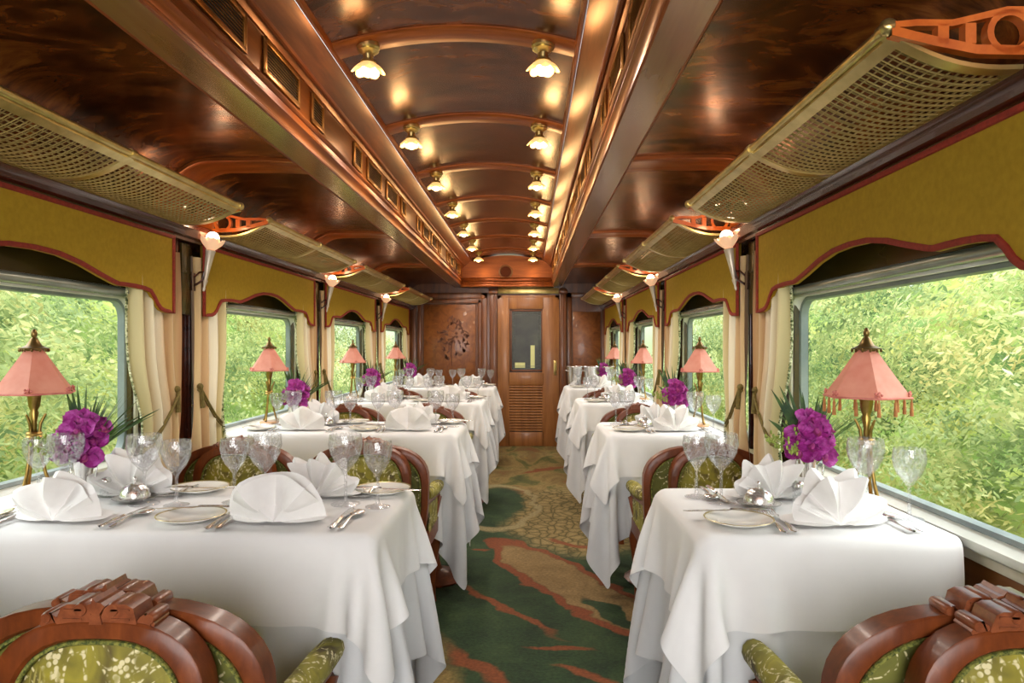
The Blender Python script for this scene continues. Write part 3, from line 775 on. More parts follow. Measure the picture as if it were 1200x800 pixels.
for sname, s in SIDES:
    for i, c in enumerate(BC):
        rkP.put((0, c + .025, 0), wrot(s), 'brass mesh luggage rack above the %s %s-hand window' % (ORD[i], sname), 'brass luggage racks')

# rose glass petals
def rose(mb, r, h, n=6, inv=False, mat=None):
    """petal cup opening upward (+z)"""
    for layer, (rr, hh, off, tilt) in enumerate(((r, h, 0, .35), (r * .78, h * 1.02, PI / n, .2))):
        for k in range(n):
            a0 = 2 * PI * k / n + off; rows = []
            for i in range(6):
                t = i / 5; row = []
                for j in range(7):
                    q = (j - 3) / 3
                    w = (.75 + .35 * math.sin(PI * min(t * .9 + .1, 1))) * PI / n
                    a = a0 + q * w
                    rad = rr * (.35 + .65 * math.sin(t * PI / 2)) + rr * tilt * max(0, t - .6) * (1 - q * q)
                    z = hh * t * (1 - .2 * q * q * t)
                    row.append((rad * math.cos(a), rad * math.sin(a), z))
                rows.append(row)
            mb.grid(rows, mat=mat)
# ceiling lights (hang downward)
cl = thing('ceiling_light', '', 'ceiling light')
b = MB(); b.lathe([(.0001, .012), (.036, .012), (.040, 0), (.040, -.008), (.034, -.013), (.037, -.018), (.026, -.026), (.018, -.03), (.017, -.046), (.026, -.052), (.028, -.060), (.0001, -.06)], 20); obj('base', b, M['brass'], cl)
b = MB(); rose(b, .051, .037, 6, mat=Matrix.Translation((0, 0, -.056)) @ Matrix.Rotation(PI, 4, 'X')); obj('rose_shade', b, M['roseglass'], cl, 80)
b = MB(); b.sphere((0, 0, -.084), .023, 14, 10); obj('bulb', b, M['bulb'], cl)
clP = Proto(cl)
CNT = ['first', 'second', 'third', 'fourth', 'fifth', 'sixth', 'seventh']
LAMPS = []
for i, y in enumerate(LIGHT_Y):
    for sname, s in SIDES:
        x = s * .301; z = arch(x) - .001
        clP.put((x, y, z), rnd.uniform(0, 1), 'lit rose glass ceiling light, %s in the %s row counting from the camera' % (CNT[i], sname), 'rose glass ceiling lights')
        LAMPS.append((x, y, z - .125))

# sconces (for the right wall)
sn = thing('wall_sconce', '', 'wall light')
b = MB(); b.box((-.004, 0, 1.455), (.008, .03, .075), .003)
b.tube([(-.008, 0, 1.44), (-.04, 0, 1.46), (-.052, 0, 1.50), (-.062, 0, 1.575)], [.005, .005, .0045, .004], 8)
b.tube([(-.008, 0, 1.475), (-.03, 0, 1.495), (-.048, 0, 1.495)], .004, 8)
obj('wall_arm', b, M['darkwood'], sn)
b = MB(); ax = Matrix.Translation((-.046, 0, 1.415)) @ Matrix.Rotation(R(-10), 4, 'Y')
b.lathe([(.0001, 0), (.004, .002), (.006, .012), (.0045, .02), (.008, .035), (.010, .045), (.007, .05), (.009, .07), (.014, .12), (.019, .165), (.021, .172), (.012, .178), (.012, .19), (.0001, .19)], 14, mat=ax); obj('stem', b, M['pewter'], sn)
b = MB(); rose(b, .046, .048, 6, mat=ax @ Matrix.Translation((0, 0, .176))); obj('rose_shade', b, M['sconceglass'], sn, 80)
b = MB(); b.sphere((0, 0, .225), .026, 14, 10, mat=ax); obj('bulb', b, M['sconcebulb'], sn)
snP = Proto(sn); SC = []
for sname, s in SIDES:
    for i, y in enumerate(PIER[1:4]):
        snP.put((s * 1.144, y + .05, 0), wrot(s), 'lit rose wall sconce on the %s pier along the %s wall' % (('nearest', 'middle', 'farthest')[i], sname), 'rose glass wall sconces')
        SC.append((s * 1.01, y, 1.69))

# ventilation grilles on the beam faces
def grille(L):
    g = thing('vent_grille', '', 'vent')
    z0, z1, w = -.055, .055, .016
    b = MB()
    for (cy, cz, dy, dz) in ((0, z1 - w / 2, L, w), (0, z0 + w / 2, L, w), (-L / 2 + w / 2, 0, w, z1 - z0), (L / 2 - w / 2, 0, w, z1 - z0)):
        b.box((-.004, cy, cz), (.009, dy, dz), .002)
    obj('frame', b, M['ventbrass'], g)
    b = MB(); b.box((.0005, 0, 0), (.002, L - w, z1 - z0 - w)); obj('shadow_sheet', b, M['gapshadow'], g)  # flat dark sheet in place of the shade inside the vent
    b = MB()
    for k in range(8):
        z = -.034 + k * .0097; b.box((-.0025, 0, z), (.003, L - 2 * w, .0016))
    obj('slats', b, M['ventbrass'], g)
    return Proto(g)
gB, gS = grille(.32), grille(.147)
POSN = [('first', -.585, gS), ('second', -.228, gB), ('third', .226, gB), ('fourth', .597, gS)]
for sname, s in SIDES:
    for i, c in enumerate(BC):
        for nm, dy, pr in POSN:
            pr.put((s * .529, c + dy + .0625, 2.046), wrot(s), '%s slatted vent, %s counting away from the camera over the %s %s-hand window' % ('long' if pr is gB else 'small', nm, ORD[i], sname), 'slatted vents along the ceiling beams')

# ------------------------------------------------------------------ tables and cloths
def sim_cloth(x0, x1, y0, y1, zt, dx0, dx1, dy, res, steps, seed, wall=None, under=None, flare=0.0):
    X = np.arange(x0 - dx0, x1 + dx1 + 1e-6, res); Y = np.arange(y0 - dy, y1 + dy + 1e-6, res)
    nx, ny = len(X), len(Y)
    P = np.zeros((nx, ny, 3)); P[..., 0] = X[:, None]; P[..., 1] = Y[None, :]; P[..., 2] = zt
    rs = np.random.RandomState(seed)
    m = .006
    pin = (P[..., 0] >= x0 + m) & (P[..., 0] <= x1 - m + (.05 if wall and wall > 0 else 0)) & (P[..., 1] >= y0 + m) & (P[..., 1] <= y1 - m)
    if wall is not None:
        if wall < 0: pin = (P[..., 0] >= wall - .1) & (P[..., 0] <= x1 - m) & (P[..., 1] >= y0 + m) & (P[..., 1] <= y1 - m)
    inv = np.where(pin, 0.0, 1.0)[..., None]
    P[..., 2] += np.where(pin, 0, rs.rand(nx, ny) * .002)
    V = np.zeros_like(P); dt = 1 / 60
    cons = []
    def c(di, dj, k):
        a = (slice(0, nx - di), slice(0, ny - dj)) if dj >= 0 else (slice(0, nx - di), slice(-dj, ny))
        b = (slice(di, nx), slice(dj, ny)) if dj >= 0 else (slice(di, nx), slice(0, ny + dj))
        L = res * math.hypot(di, dj); cons.append((a, b, L, k, di, dj))
    c(1, 0, 1); c(0, 1, 1); c(1, 1, .35); c(1, -1, .35); c(2, 0, .25); c(0, 2, .25)
    def solve(P, a, b, L, k):
        A, B = P[a], P[b]; wa, wb = inv[a], inv[b]
        d = B - A; l = np.linalg.norm(d, axis=-1, keepdims=True) + 1e-9
        w = wa + wb; w = np.where(w == 0, 1, w)
        corr = d * ((l - L) / l / w * k)
        return corr * wa, corr * wb
    bvh = None
    if under is not None: bvh = under
    rr = .012
    for st in range(steps):
        V[..., 2] -= 9.8 * dt; V *= .96
        prev = P.copy(); P = P + V * dt * inv
        for it in range(10):
            for (a, b, L, k, di, dj) in cons:
                # red-black split along the stencil direction
                for par in (0, 1):
                    if di:
                        step = di; n = P[a].shape[0]; sel = (np.arange(n) // step) % 2 == par
                        ca, cb = solve(P, a, b, L, k)
                        P[a][sel] += ca[sel]; P[b][sel] -= cb[sel]
                    else:
                        step = dj; n = P[a].shape[1]; sel = (np.arange(n) // step) % 2 == par
                        ca, cb = solve(P, a, b, L, k)
                        P[a][:, sel] += ca[:, sel]; P[b][:, sel] -= cb[:, sel]
            # table solid (rounded block)
            e = .004
            ins = (P[..., 0] > x0 - e) & (P[..., 0] < x1 + e) & (P[..., 1] > y0 - e) & (P[..., 1] < y1 + e) & (P[..., 2] < zt) & (inv[..., 0] > 0)
            if ins.any():
                ox0 = P[..., 0] - (x0 - e); ox1 = (x1 + e) - P[..., 0]; oy0 = P[..., 1] - (y0 - e); oy1 = (y1 + e) - P[..., 1]; oz = zt - P[..., 2]
                st_ = np.stack([ox0, ox1, oy0, oy1, oz]); k = st_.argmin(0)
                for q, (ax, val) in enumerate(((0, x0 - e), (0, x1 + e), (1, y0 - e), (1, y1 + e), (2, zt))):
                    mk = ins & (k == q); P[..., ax][mk] = val
            if wall is not None:
                if wall > 0: P[..., 0] = np.minimum(P[..., 0], wall)
                else: P[..., 0] = np.maximum(P[..., 0], wall)
            P[..., 2] = np.maximum(P[..., 2], .012)
        if bvh is not None and st % 2 == 0:
            idx = np.argwhere(inv[..., 0] > 0)
            for (i, j) in idx:
                p = Vector(P[i, j]); r = bvh.find_nearest(p, .05)
                if r[0] is not None:
                    n = r[1]; d = (p - r[0]).dot(n)
                    if d < .008: P[i, j] = np.array(p + n * (.008 - d) * .8)
        V = (P - prev) / dt * .985
    return P
def cloth_mesh(P, name):
    nx, ny = P.shape[:2]
    mb = MB(); mb.grid([[tuple(P[i, j]) for j in range(ny)] for i in range(nx)])
    return mb
def outward_bvh(P, cx, cy, zt):
    nx, ny = P.shape[:2]; vs = [Vector(P[i, j]) for i in range(nx) for j in range(ny)]
    fs = [(i * ny + j, (i + 1) * ny + j, (i + 1) * ny + j + 1, i * ny + j + 1) for i in range(nx - 1) for j in range(ny - 1)]
    return BVHTree.FromPolygons(vs, fs)   # flat sheet normals point up/outward with this winding
T_Y0, T_Y1 = -.275, .275                   # about the table centre
TYC = [1.828 + BAY * k for k in range(4)]
TAB = {'left': (-1.19, -.09), 'right': (.625, 1.19)}
cloths = {}
for sname, s in SIDES:
    x0, x1 = TAB[sname]
    wall = s * 1.196
    d0, d1 = ((.008, .40) if s < 0 else (.40, .008))
    U = sim_cloth(x0, x1, T_Y0, T_Y1, TZ - .004, d0, d1, .40, .0235, 150, 5 + s, wall)
    bv = outward_bvh(U, 0, 0, TZ)
    d0, d1 = ((.008, .195) if s < 0 else (.195, .008))
    O = sim_cloth(x0 - .003, x1 + .003, T_Y0 - .003, T_Y1 + .003, TZ, d0, d1, .185, .0195, 110, 11 + s, wall, bv)
    me_u = cloth_mesh(U, 'under').mesh('undercloth', 75); me_o = cloth_mesh(O, 'over').mesh('tablecloth', 75)
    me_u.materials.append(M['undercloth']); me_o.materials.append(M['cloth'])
    cloths[sname] = (me_u, me_o)
TWORD = {'left': [n + ' left-hand table' for n in ORD], 'right': [n + ' right-hand table' for n in ORD]}
for sname, s in SIDES:
    x0, x1 = TAB[sname]; xc = (x0 + x1) / 2
    for i, yc in enumerate(TYC):
        tw = TWORD[sname][i]
        t = thing('dining_table', 'wooden pedestal %s mostly hidden beneath its white cloths' % tw, 'table', (xc, yc, 0), 0, 'cloth covered dining tables')
        b = MB(); b.box((0, 0, TZ - .022), (x1 - x0 - .03, .52, .028), .006); obj('tabletop', b, M['chairwood'], t)
        legs = [(-.40, 0), (.40, 0)] if s < 0 else [(0, 0)]
        for lx, ly in legs:
            b = MB(); b.lathe([(.16, 0), (.17, .012), (.12, .03), (.05, .05), (.035, .10), (.034, .30), (.05, .42), (.034, .50), (.034, .70), (.10, TZ - .036)], 16, (lx, ly, 0)); obj('pedestal', b, M['chairwood'], t)
        me_u, me_o = cloths[sname]
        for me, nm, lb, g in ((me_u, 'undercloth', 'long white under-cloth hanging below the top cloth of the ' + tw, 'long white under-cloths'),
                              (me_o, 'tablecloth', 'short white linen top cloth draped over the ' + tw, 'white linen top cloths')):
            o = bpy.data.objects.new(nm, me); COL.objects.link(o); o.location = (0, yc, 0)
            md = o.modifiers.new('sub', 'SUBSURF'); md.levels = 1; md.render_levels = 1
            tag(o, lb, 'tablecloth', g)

# ------------------------------------------------------------------ chairs (sitter faces +y, back plane at y=0)
def arch_pts(W, ztop, zbot, sh, inset, n=10):
    """half outline from crest centre to bottom (x>=0): superellipse shoulder"""
    w = W - inset; zt = ztop - inset; pts = []
    for k in range(n + 1):
        a = PI / 2 * k / n
        pts.append((w * (math.sin(a)) ** .72, zt - sh + sh * (math.cos(a)) ** .85))
    pts.append((w * .985, (zt - sh + zbot) / 2)); pts.append((w * .93, zbot))
    return pts
def lean(p, y):                                  # raked back
    x, z = p
    return (x, y - .06 * max(0, z - .42) ** 1.0 * .55, z)
def make_chair(W, arms, name, mats):
    root = thing(name, '', 'chair')
    sh = .15 if arms else .135
    ZT = .782
    out = arch_pts(W, ZT, .40, sh, 0); inn = arch_pts(W, ZT, .40, sh, .03)
    full = lambda h: [(-x, z) for x, z in reversed(h)] + h[1:]
    fo, fi = full(out), full(inn)
    D = .023
    b = MB()
    rows = []
    for (po, pi) in zip(fo, fi):
        mid = ((po[0] + pi[0]) / 2, (po[1] + pi[1]) / 2)
        q = lambda p, t: (p[0] * (1 - t) + mid[0] * t, p[1] * (1 - t) + mid[1] * t)
        rows.append([lean(po, -D), lean(po, D), lean(q(po, .22), D + .003), lean(q(pi, .3), D + .003), lean(pi, D - .003), lean(pi, -D + .003), lean(q(pi, .3), -D - .003), lean(q(po, .22), -D - .003)])
    b.grid(rows, closed_v=True); b.f.append(tuple(range(8))); L = len(b.v); b.f.append(tuple(range(L - 8, L)))
    obj('back_frame', b, M['chairwood'], root, 38)
    # crest carving : a pair of scroll blocks, small end scrolls, central leaf
    b = MB()
    def block(x0, x1, z0, z1, y0, y1):
        poly = [(x0, z0), (x1, z0), (x1 + .004, z0 + .010), (x1 - .004, z1 - .005), (x1 - .014, z1), (x0 + .014, z1), (x0 + .003, z1 - .006), (x0 - .002, z0 + .01)]
        b.prism([lean(p, 0)[0::2] for p in poly], 'y', y0 - .012, y1 - .012)
    cs = 1.0
    for q in (-1, 1):
        xa, xb = sorted((q * .008, q * .058)); block(xa, xb, ZT - .012, ZT + .024, -.025, .025)
        xa, xb = sorted((q * .060, q * .084)); block(xa, xb, ZT - .016, ZT + .010, -.022, .022)
        yy = -.012
        b.lathe([(.0001, 0), (.009, 0), (.011, .004), (.011, .050), (.009, .054), (.0001, .054)], 12, mat=Matrix.Translation((q * .024, yy - .027, ZT + .016)) @ Matrix.Rotation(R(-90), 4, 'X'))
        b.lathe([(.0001, 0), (.007, 0), (.009, .004), (.009, .044), (.007, .048), (.0001, .048)], 12, mat=Matrix.Translation((q * .078, yy - .024, ZT + .002)) @ Matrix.Rotation(R(-90), 4, 'X'))
        for f in (-1, 1):
            for (u0, u1, w) in ((.022, .05, .018), (.022, .05, .004)):
                b.box((q * .036, yy + f * .0255, ZT + w - .002), (.028, .003, .003))
    leaf = [(-.010, ZT - .005), (.010, ZT - .005), (.006, ZT + .010), (.014, ZT + .024), (.007, ZT + .026), (.004, ZT + .034), (-.001, ZT + .028), (-.008, ZT + .027), (-.014, ZT + .022), (-.006, ZT + .010)]
    b.prism(leaf, 'y', -.040, .016)
    obj('carved_crest', b, M['carved'], root, 30)
    # upholstery : domed panel front and back
    for f, m, nm in ((1, mats[0], 'back_cushion'), (-1, mats[1], 'back_panel')):
        b = MB(); rows = []
        hp = arch_pts(W, ZT, .40, sh, .028, 14)
        for k in range(15):
            t = k / 14
            row = []
            for (x, z) in full(hp):
                xx = x * (1 - t); zz = .40 + (z - .40) * (1 - t * 0) if False else z * (1 - t) + .57 * t
                dome = (1 - (1 - t) ** 3.0) * (.022 if f > 0 else .012)
                row.append(lean((xx, zz), f * (D - .012 + dome)))
            rows.append(row)
        b.grid(rows)
        obj(nm, b, m, root, 70)
        b = MB(); hp2 = full(arch_pts(W, ZT, .42, sh, .033, 14)); b.tube([lean(p, f * (D - .002)) for p in hp2], .0042, 6); obj('piping', b, M['piping'], root, 60)
    # seat
    sw = W - .005 if arms else W + .035
    b = MB(); dpt = .40
    poly = [(-sw * .93, .0), (-sw, .12), (-sw, dpt - .06), (-sw * .86, dpt), (sw * .86, dpt), (sw, dpt - .06), (sw, .12), (sw * .93, .0)]
    b.prism(poly, 'z', .34, .40); obj('seat_rail', b, M['chairwood'], root, 30)
    b = MB(); rows = []
    base = [(x * .97, .02 + y * .95) for x, y in poly]
    dense = []
    for i in range(len(base)):
        a, c = base[i], base[(i + 1) % len(base)]
        for k in range(4): dense.append((a[0] + (c[0] - a[0]) * k / 4, a[1] + (c[1] - a[1]) * k / 4))
    for t, z in ((1, .395), (1.01, .42), (.98, .445), (.9, .46), (.7, .472), (.4, .478), (.02, .48)):
        rows.append([(x * t, .22 + (y - .22) * t, z) for x, y in dense])
    b.grid(rows, closed_v=True); obj('seat', b, mats[0], root, 70)
    # legs
    for lx in (-1, 1):
        b = MB(); b.tube([(lx * (sw - .03), dpt - .045, .36), (lx * (sw - .022), dpt - .03, .30), (lx * (sw - .03), dpt - .045, .14), (lx * (sw - .03), dpt - .035, .03), (lx * (sw - .03), dpt - .03, 0)], [.027, .03, .016, .013, .018], 10); obj('leg', b, M['chairwood'], root, 60)
        b = MB(); b.tube([(lx * W * .9, .0, .42), (lx * W * .88, .0, .30), (lx * W * .88, -.01, .12), (lx * W * .88, -.02, 0)], [.026, .022, .017, .015], 10); obj('leg', b, M['chairwood'], root, 60)
    if arms:
        for lx in (-1, 1):
            ax = lx * (W - .018)
            t = thing('x', '', ''); bpy.data.objects.remove(t)
            b = MB(); b.tube([(ax, .03, .565), (ax, .10, .558), (ax, .22, .545), (ax + lx * .004, .32, .542), (ax + lx * .006, .385, .538), (ax + lx * .006, .40, .520)], [.022, .028, .030, .030, .027, .012], 12)
            o1 = obj('arm_pad', b, mats[0], root, 70)
            b = MB(); b.tube([(ax, .01, .535), (ax, .2, .518), (ax + lx * .004, .34, .512), (ax + lx * .01, .36, .49), (ax + lx * .004, .31, .44), (ax - lx * .012, .30, .38)], [.016, .016, .017, .017, .015, .016], 8); obj('arm_rail', b, M['chairwood'], root, 60)
            b = MB()
            rows = [[(ax - lx * .004, .02 + .29 * k / 6, z) for k in range(7)] for z in (.40, .53)] + [[(ax + lx * .012, .02 + .29 * k / 6, z) for k in range(7)] for z in (.53, .40)]
            b.grid(rows, closed_u=True); obj('arm_panel', b, mats[0], root, 30)
    return root
armP = Proto(make_chair(.255, True, 'dining_armchair', (M['uph'], M['uphback'])))
sideP = Proto(make_chair(.165, False, 'dining_chair', (M['uph'], M['uphback'])))
for k in range(5):
    for sname, xs in (('left', ((-.395, 'aisle'), (-.945, 'window'))), ('right', ((.975, ''),))):
        for x, w in xs:
            seat = ('%s seat ' % w) if w else ''
            y = 1.05 + BAY * k
            lb = ('narrow carved chair facing the camera, %sbefore the nearest %s-hand table' % (seat, sname)) if k == 0 else ('narrow carved chair facing the camera, %sbehind the %s' % (seat, TWORD[sname][k - 1]))
            sideP.put((x + .005, y - .0 if k else y, 0), PI, lb, 'narrow tapestry chairs facing the camera')
            if k < 4:
                xa = {-.395: -.415, -.945: -.953, .975: .975}[x]
                armP.put((xa, 1.134 + BAY * k, 0), 0, 'wide tapestry armchair seen from behind, %sat the %s' % (seat, TWORD[sname][k]), 'wide tapestry armchairs facing away')

# ------------------------------------------------------------------ table ware
def goblet(name, r, h):
    g = thing(name, '', 'glass')
    b = MB(); b.lathe([(.0001, 0), (r * .86, 0), (r * .86, .0015), (r * .5, .005), (.006, .009)], 24); obj('foot', b, M['crystal'], g, 60)
    b = MB(); b.lathe([(.006, .009), (.0042, .02), (.004, h * .40), (.0058, h * .46)], 12); obj('stem', b, M['crystal'], g, 60)
    hb = h * .46
    prof = [(.0058, hb), (r * .34, hb + .011), (r * .66, hb + (h - hb) * .28), (r * .88, hb + (h - hb) * .48), (r, hb + (h - hb) * .72), (r * .985, hb + (h - hb) * .86), (r * .94, h), (r * .91, h), (r * .95, hb + (h - hb) * .86), (r * .965, hb + (h - hb) * .72), (r * .84, hb + (h - hb) * .49), (r * .61, hb + (h - hb) * .3), (r * .28, hb + .015), (.0001, hb + .009)]
    b = MB(); b.lathe(prof, 24, mod=lambda q, n, z: 1.0 + (.022 if q % 2 else -.006) * (1 if z < hb + (h - hb) * .8 else .2)); obj('bowl', b, M['crystal'], g, 25)
    return Proto(g)
wineP, waterP = goblet('wine_glass', .037, .168), goblet('water_goblet', .044, .182)

def napkin_mesh(n, R0, tilt, sharp, pd, seed, rounded=False):
    rs = random.Random(seed); mb = MB()
    lob = [1.0 if rounded else rs.uniform(.86, 1.12) for _ in range(n + 1)]
    for layer, (sc_, dy, tl) in enumerate(((1, 0, tilt), (.92, .022, -tilt * .6))):
        rows = []
        cnt = 2 * n * 2
        for j in range(cnt + 1):
            a = R(-86 + 172 * j / cnt)
            ph = (j / cnt * n) % 1.0
            ridge = .5 - .5 * math.cos(2 * PI * ph)        # 0 valley .. 1 tip
            tip = R0 * sc_ * (1 - sharp * (1 - (ridge if rounded else ridge ** 1.0)) + rs.uniform(-.02, .02)) * (lob[min(n - 1, int(j / cnt * n))] * ridge + (1 - ridge))
            row = []
            for i in range(8):
                t = i / 7; r = tip * t
                d = pd * (ridge - .5) * 2 * min(1, t * 1.6) + .018 * math.sin(PI * t) 
                up = r * math.cos(a); x = r * math.sin(a)
                y = up * math.sin(tl) - d * math.cos(tl) + dy; z = up * math.cos(tl) + d * math.sin(tl) * .5
                row.append((x, y - .05, max(.002, z + .004)))
            rows.append(row)
        mb.grid(rows)
    # flat wings
    for q in (-1, 1):
        mb.grid([[(q * x, y, z) for x, y, z in r] for r in
                 [[(.0, -.055, .003), (.06, -.058, .004), (R0 * .95, -.03, .006)], [(.0, -.02, .022), (.06, -.01, .026), (R0 * .9, .0, .02)], [(.0, .03, .02), (.05, .05, .016), (R0 * .6, .05, .006)], [(0, .06, .003), (.05, .065, .003), (R0 * .5, .06, .003)]]])
    return mb
napP = []
for (n, R0, tilt, sh, pd, sd, rd) in ((4, .142, .42, .30, .026, 1, False), (2, .130, .36, .10, .036, 2, True), (5, .138, .5, .34, .022, 3, False), (3, .138, .36, .26, .030, 4, False)):
    o = obj('folded_napkin', napkin_mesh(n, R0, tilt, sh, pd, sd, rd), M['napkin'], None, 70, 1); tag(o, '', 'napkin'); napP.append(Proto(o))

pl = thing('bread_plate', '', 'plate')
b = MB(); b.lathe([(.0001, .003), (.046, .003), (.05, .006), (.077, .013), (.079, .014), (.078, .011), (.05, .002), (.046, 0), (.0001, 0)], 36); obj('dish', b, M['porcelain'], pl, 60)
b = MB(); b.lathe([(.0755, .0128), (.079, .0146), (.0798, .0138), (.0785, .0125)], 36); obj('rim_line', b, M['platerim'], pl, 60, label='thin gilt rim line')
plP = Proto(pl)
def strip_blade(mb, prof, th, z0=0.0):
    """prof: list of (y, halfwidth, z)"""
    rows = []
    for (y, w, z) in prof: rows.append([(-w, y, z0 + z), (0, y, z0 + z + th), (w, y, z0 + z), (0, y, z0 + z - th * .4)])
    mb.grid(rows, closed_v=True); return mb
kn = thing('table_knife', '', 'knife')
b = MB(); strip_blade(b, [(-.10, .003, .004), (-.095, .008, .005), (-.05, .0065, .006), (-.005, .005, .006), (.0, .004, .005)], .004); obj('handle', b, M['silver'], kn, 60)
b = MB(); strip_blade(b, [(.0, .004, .005), (.01, .0075, .004), (.06, .009, .003), (.095, .008, .002), (.112, .001, .002)], .0012); obj('blade', b, M['silver'], kn, 60)
knP = Proto(kn)
fk = thing('table_fork', '', 'fork')
b = MB(); strip_blade(b, [(-.10, .003, .003), (-.094, .009, .004), (-.06, .006, .007), (.0, .0032, .010), (.03, .0035, .007), (.04, .009, .004), (.052, .0115, .003)], .0018); obj('handle', b, M['silver'], fk, 60)
b = MB()
for q in (-1.5, -.5, .5, 1.5):
    b.tube([(q * .0062, .050, .004), (q * .0064, .07, .003), (q * .006, .088, .007), (q * .006, .10, .010)], [.0018, .0017, .0014, .0009], 6)
obj('tines', b, M['silver'], fk, 60)
fkP = Proto(fk)
spn = thing('dessert_spoon', '', 'spoon')
b = MB(); strip_blade(b, [(-.085, .003, .003), (-.08, .008, .004), (-.05, .005, .007), (.0, .003, .010), (.03, .0032, .006)], .0018); obj('handle', b, M['silver'], spn, 60)
b = MB(); b.sphere((0, .055, .006), 1, 14, 8, (.019, .029, .005)); obj('bowl', b, M['silver'], spn, 60)
spP = Proto(spn)
dm = thing('butter_dish', '', 'dish')
b = MB(); b.lathe([(.0001, .002), (.035, .002), (.052, .006), (.056, .01), (.054, .008), (.035, 0), (.0001, 0)], 28); obj('saucer', b, M['silver'], dm, 60)
b = MB(); b.lathe([(.038, .008), (.038, .014), (.035, .028), (.026, .04), (.012, .047), (.0001, .049)], 24); obj('dome_lid', b, M['silver'], dm, 60)
b = MB(); b.lathe([(.004, .047), (.003, .053), (.006, .058), (.004, .063), (.0001, .064)], 10); obj('knob', b, M['silver'], dm, 60)
dmP = Proto(dm)
sk = thing('salt_shaker', '', 'shaker')
b = MB(); b.lathe([(.0001, 0), (.014, 0), (.016, .004), (.0155, .034), (.013, .038)], 8); obj('body', b, M['crystal'], sk, 20)
b = MB(); b.lathe([(.014, .036), (.0145, .044), (.011, .051), (.0001, .054)], 14); obj('cap', b, M['silver'], sk, 60)
skP = Proto(sk)
vs = thing('flower_vase', '', 'vase')
b = MB(); b.lathe([(.0001, .003), (.024, 0), (.027, .004), (.020, .014), (.019, .03), (.022, .06), (.027, .09), (.036, .112), (.0345, .112), (.025, .09), (.018, .05)], 24, mod=lambda q, n, z: 1 + .03 * math.cos(q * 2 * PI / n * 8)); obj('body', b, M['silver'], vs, 60)
b = MB()
for q in (-1, 1):
    b = MB(); b.tube([(q * .024, 0, .03), (q * .05, 0, .05), (q * .055, 0, .085), (q * .034, 0, .106)], .003, 8)
    obj('handle', b, M['silver'], vs, 60)
vsP = Proto(vs)

# orchids
def petal(mb, L, W, mat, curl=.2):
    rows = []
    for i in range(6):
        t = i / 5; w = W * math.sin(PI * (t * .86 + .1)) ** .7
        rows.append([(q * w, L * t, curl * L * t * t * .5 - .006 * (1 - q * q) + .15 * w * math.sin(t * 9 + q * 2)) for q in (-1, -.5, 0, .5, 1)])
    mb.grid(rows, mat=mat)
def blossom():
    b = MB()
    for k, (ang, L, W) in enumerate(((90, .030, .012), (205, .030, .013), (335, .030, .013), (15, .033, .019), (165, .033, .019))):
        petal(b, L, W, Matrix.Rotation(R(ang - 90), 4, 'Z'))
    return b.mesh('flower', 70)
fl_me = blossom(); fl_me.materials.append(M['orchid'])
lb_ = MB(); lb_.sphere((0, -.004, .006), .0048, 8, 6, (1, 1.3, .8)); petal(lb_, .016, .008, Matrix.Translation((0, 0, .004)) @ Matrix.Rotation(PI, 4, 'Z'), .8)
lip_me = lb_.mesh('lip', 70); lip_me.materials.append(M['orchid_lip'])
bq = thing('orchid_bouquet', '', 'flowers')
rf = random.Random(12)
FL = [(-.035, .03, .165, -30, 60), (.0, .045, .185, 0, 70), (.03, .03, .155, 30, 62), (-.01, .052, .145, -8, 78), (.022, .05, .118, 20, 84), (-.04, .045, .125, -36, 76), (.0, .02, .21, 10, 45), (.045, .01, .185, 60, 55), ]
STEMS = MB()
for (x, y, z, yaw, pit) in FL:
    f = bpy.data.objects.new('flower', fl_me); COL.objects.link(f); f.parent = bq
    f.matrix_local = Matrix.Translation((x, -y, z)) @ Matrix.Rotation(R(yaw), 4, 'Z') @ Matrix.Rotation(R(pit), 4, 'X') @ Matrix.Rotation(rf.uniform(-.5, .5), 4, 'Z') @ Matrix.Scale(1.4, 4)
    l = bpy.data.objects.new('lip', lip_me); COL.objects.link(l); l.parent = f
    STEMS.tube([(x * .2, -y * .15, .075), (x * .6, -y * .5, z * .75), (x * .95, -y * .9, z - .004)], .0018, 5)
obj('stems', STEMS, M['stem'], bq, 60)
b = MB()
for k in range(64):
    a = rf.uniform(-.3, 2.2); L = rf.uniform(.19, .28); h = rf.uniform(.75, 1.4)
    dx, dy = math.cos(a) * math.cos(h), math.sin(a) * math.cos(h) * .8
    rows = []
    for i in range(6):
        t = i / 5; w = .0055 * math.sin(PI * (t * .9 + .08))
        cx, cy, cz = dx * L * t, dy * L * t, .09 + L * t * math.sin(h) - .05 * t * t
        rows.append([(cx - dy * w * 1.5 - w * .5, cy + dx * w, cz - w), (cx + dy * w * 1.5 + w * .5, cy - dx * w, cz + w)])
    b.grid(rows)
obj('fern_leaves', b, M['fern'], bq, 70)
b = MB()
for k in range(16):
    a = rf.uniform(1.5, 4.2); L = rf.uniform(.10, .17); h = rf.uniform(.3, 1.1)
    dx, dy = math.cos(a) * math.cos(h), math.sin(a) * math.cos(h) * .8
    b.tube([(0, 0, .09), (dx * L * .5, dy * L * .5, .09 + L * .55 * math.sin(h)), (dx * L, dy * L, .09 + L * math.sin(h) * .9)], .0011, 4)
    for j in range(6):
        t = .4 + .6 * j / 5; b.sphere((dx * L * t + rf.uniform(-.008, .008), dy * L * t, .09 + L * t * math.sin(h) * .92 + rf.uniform(-.008, .008)), .0035, 5, 4, (1, 1, 1.8))
obj('filler_sprigs', b, M['stem'], bq, 60)
bqP = Proto(bq)

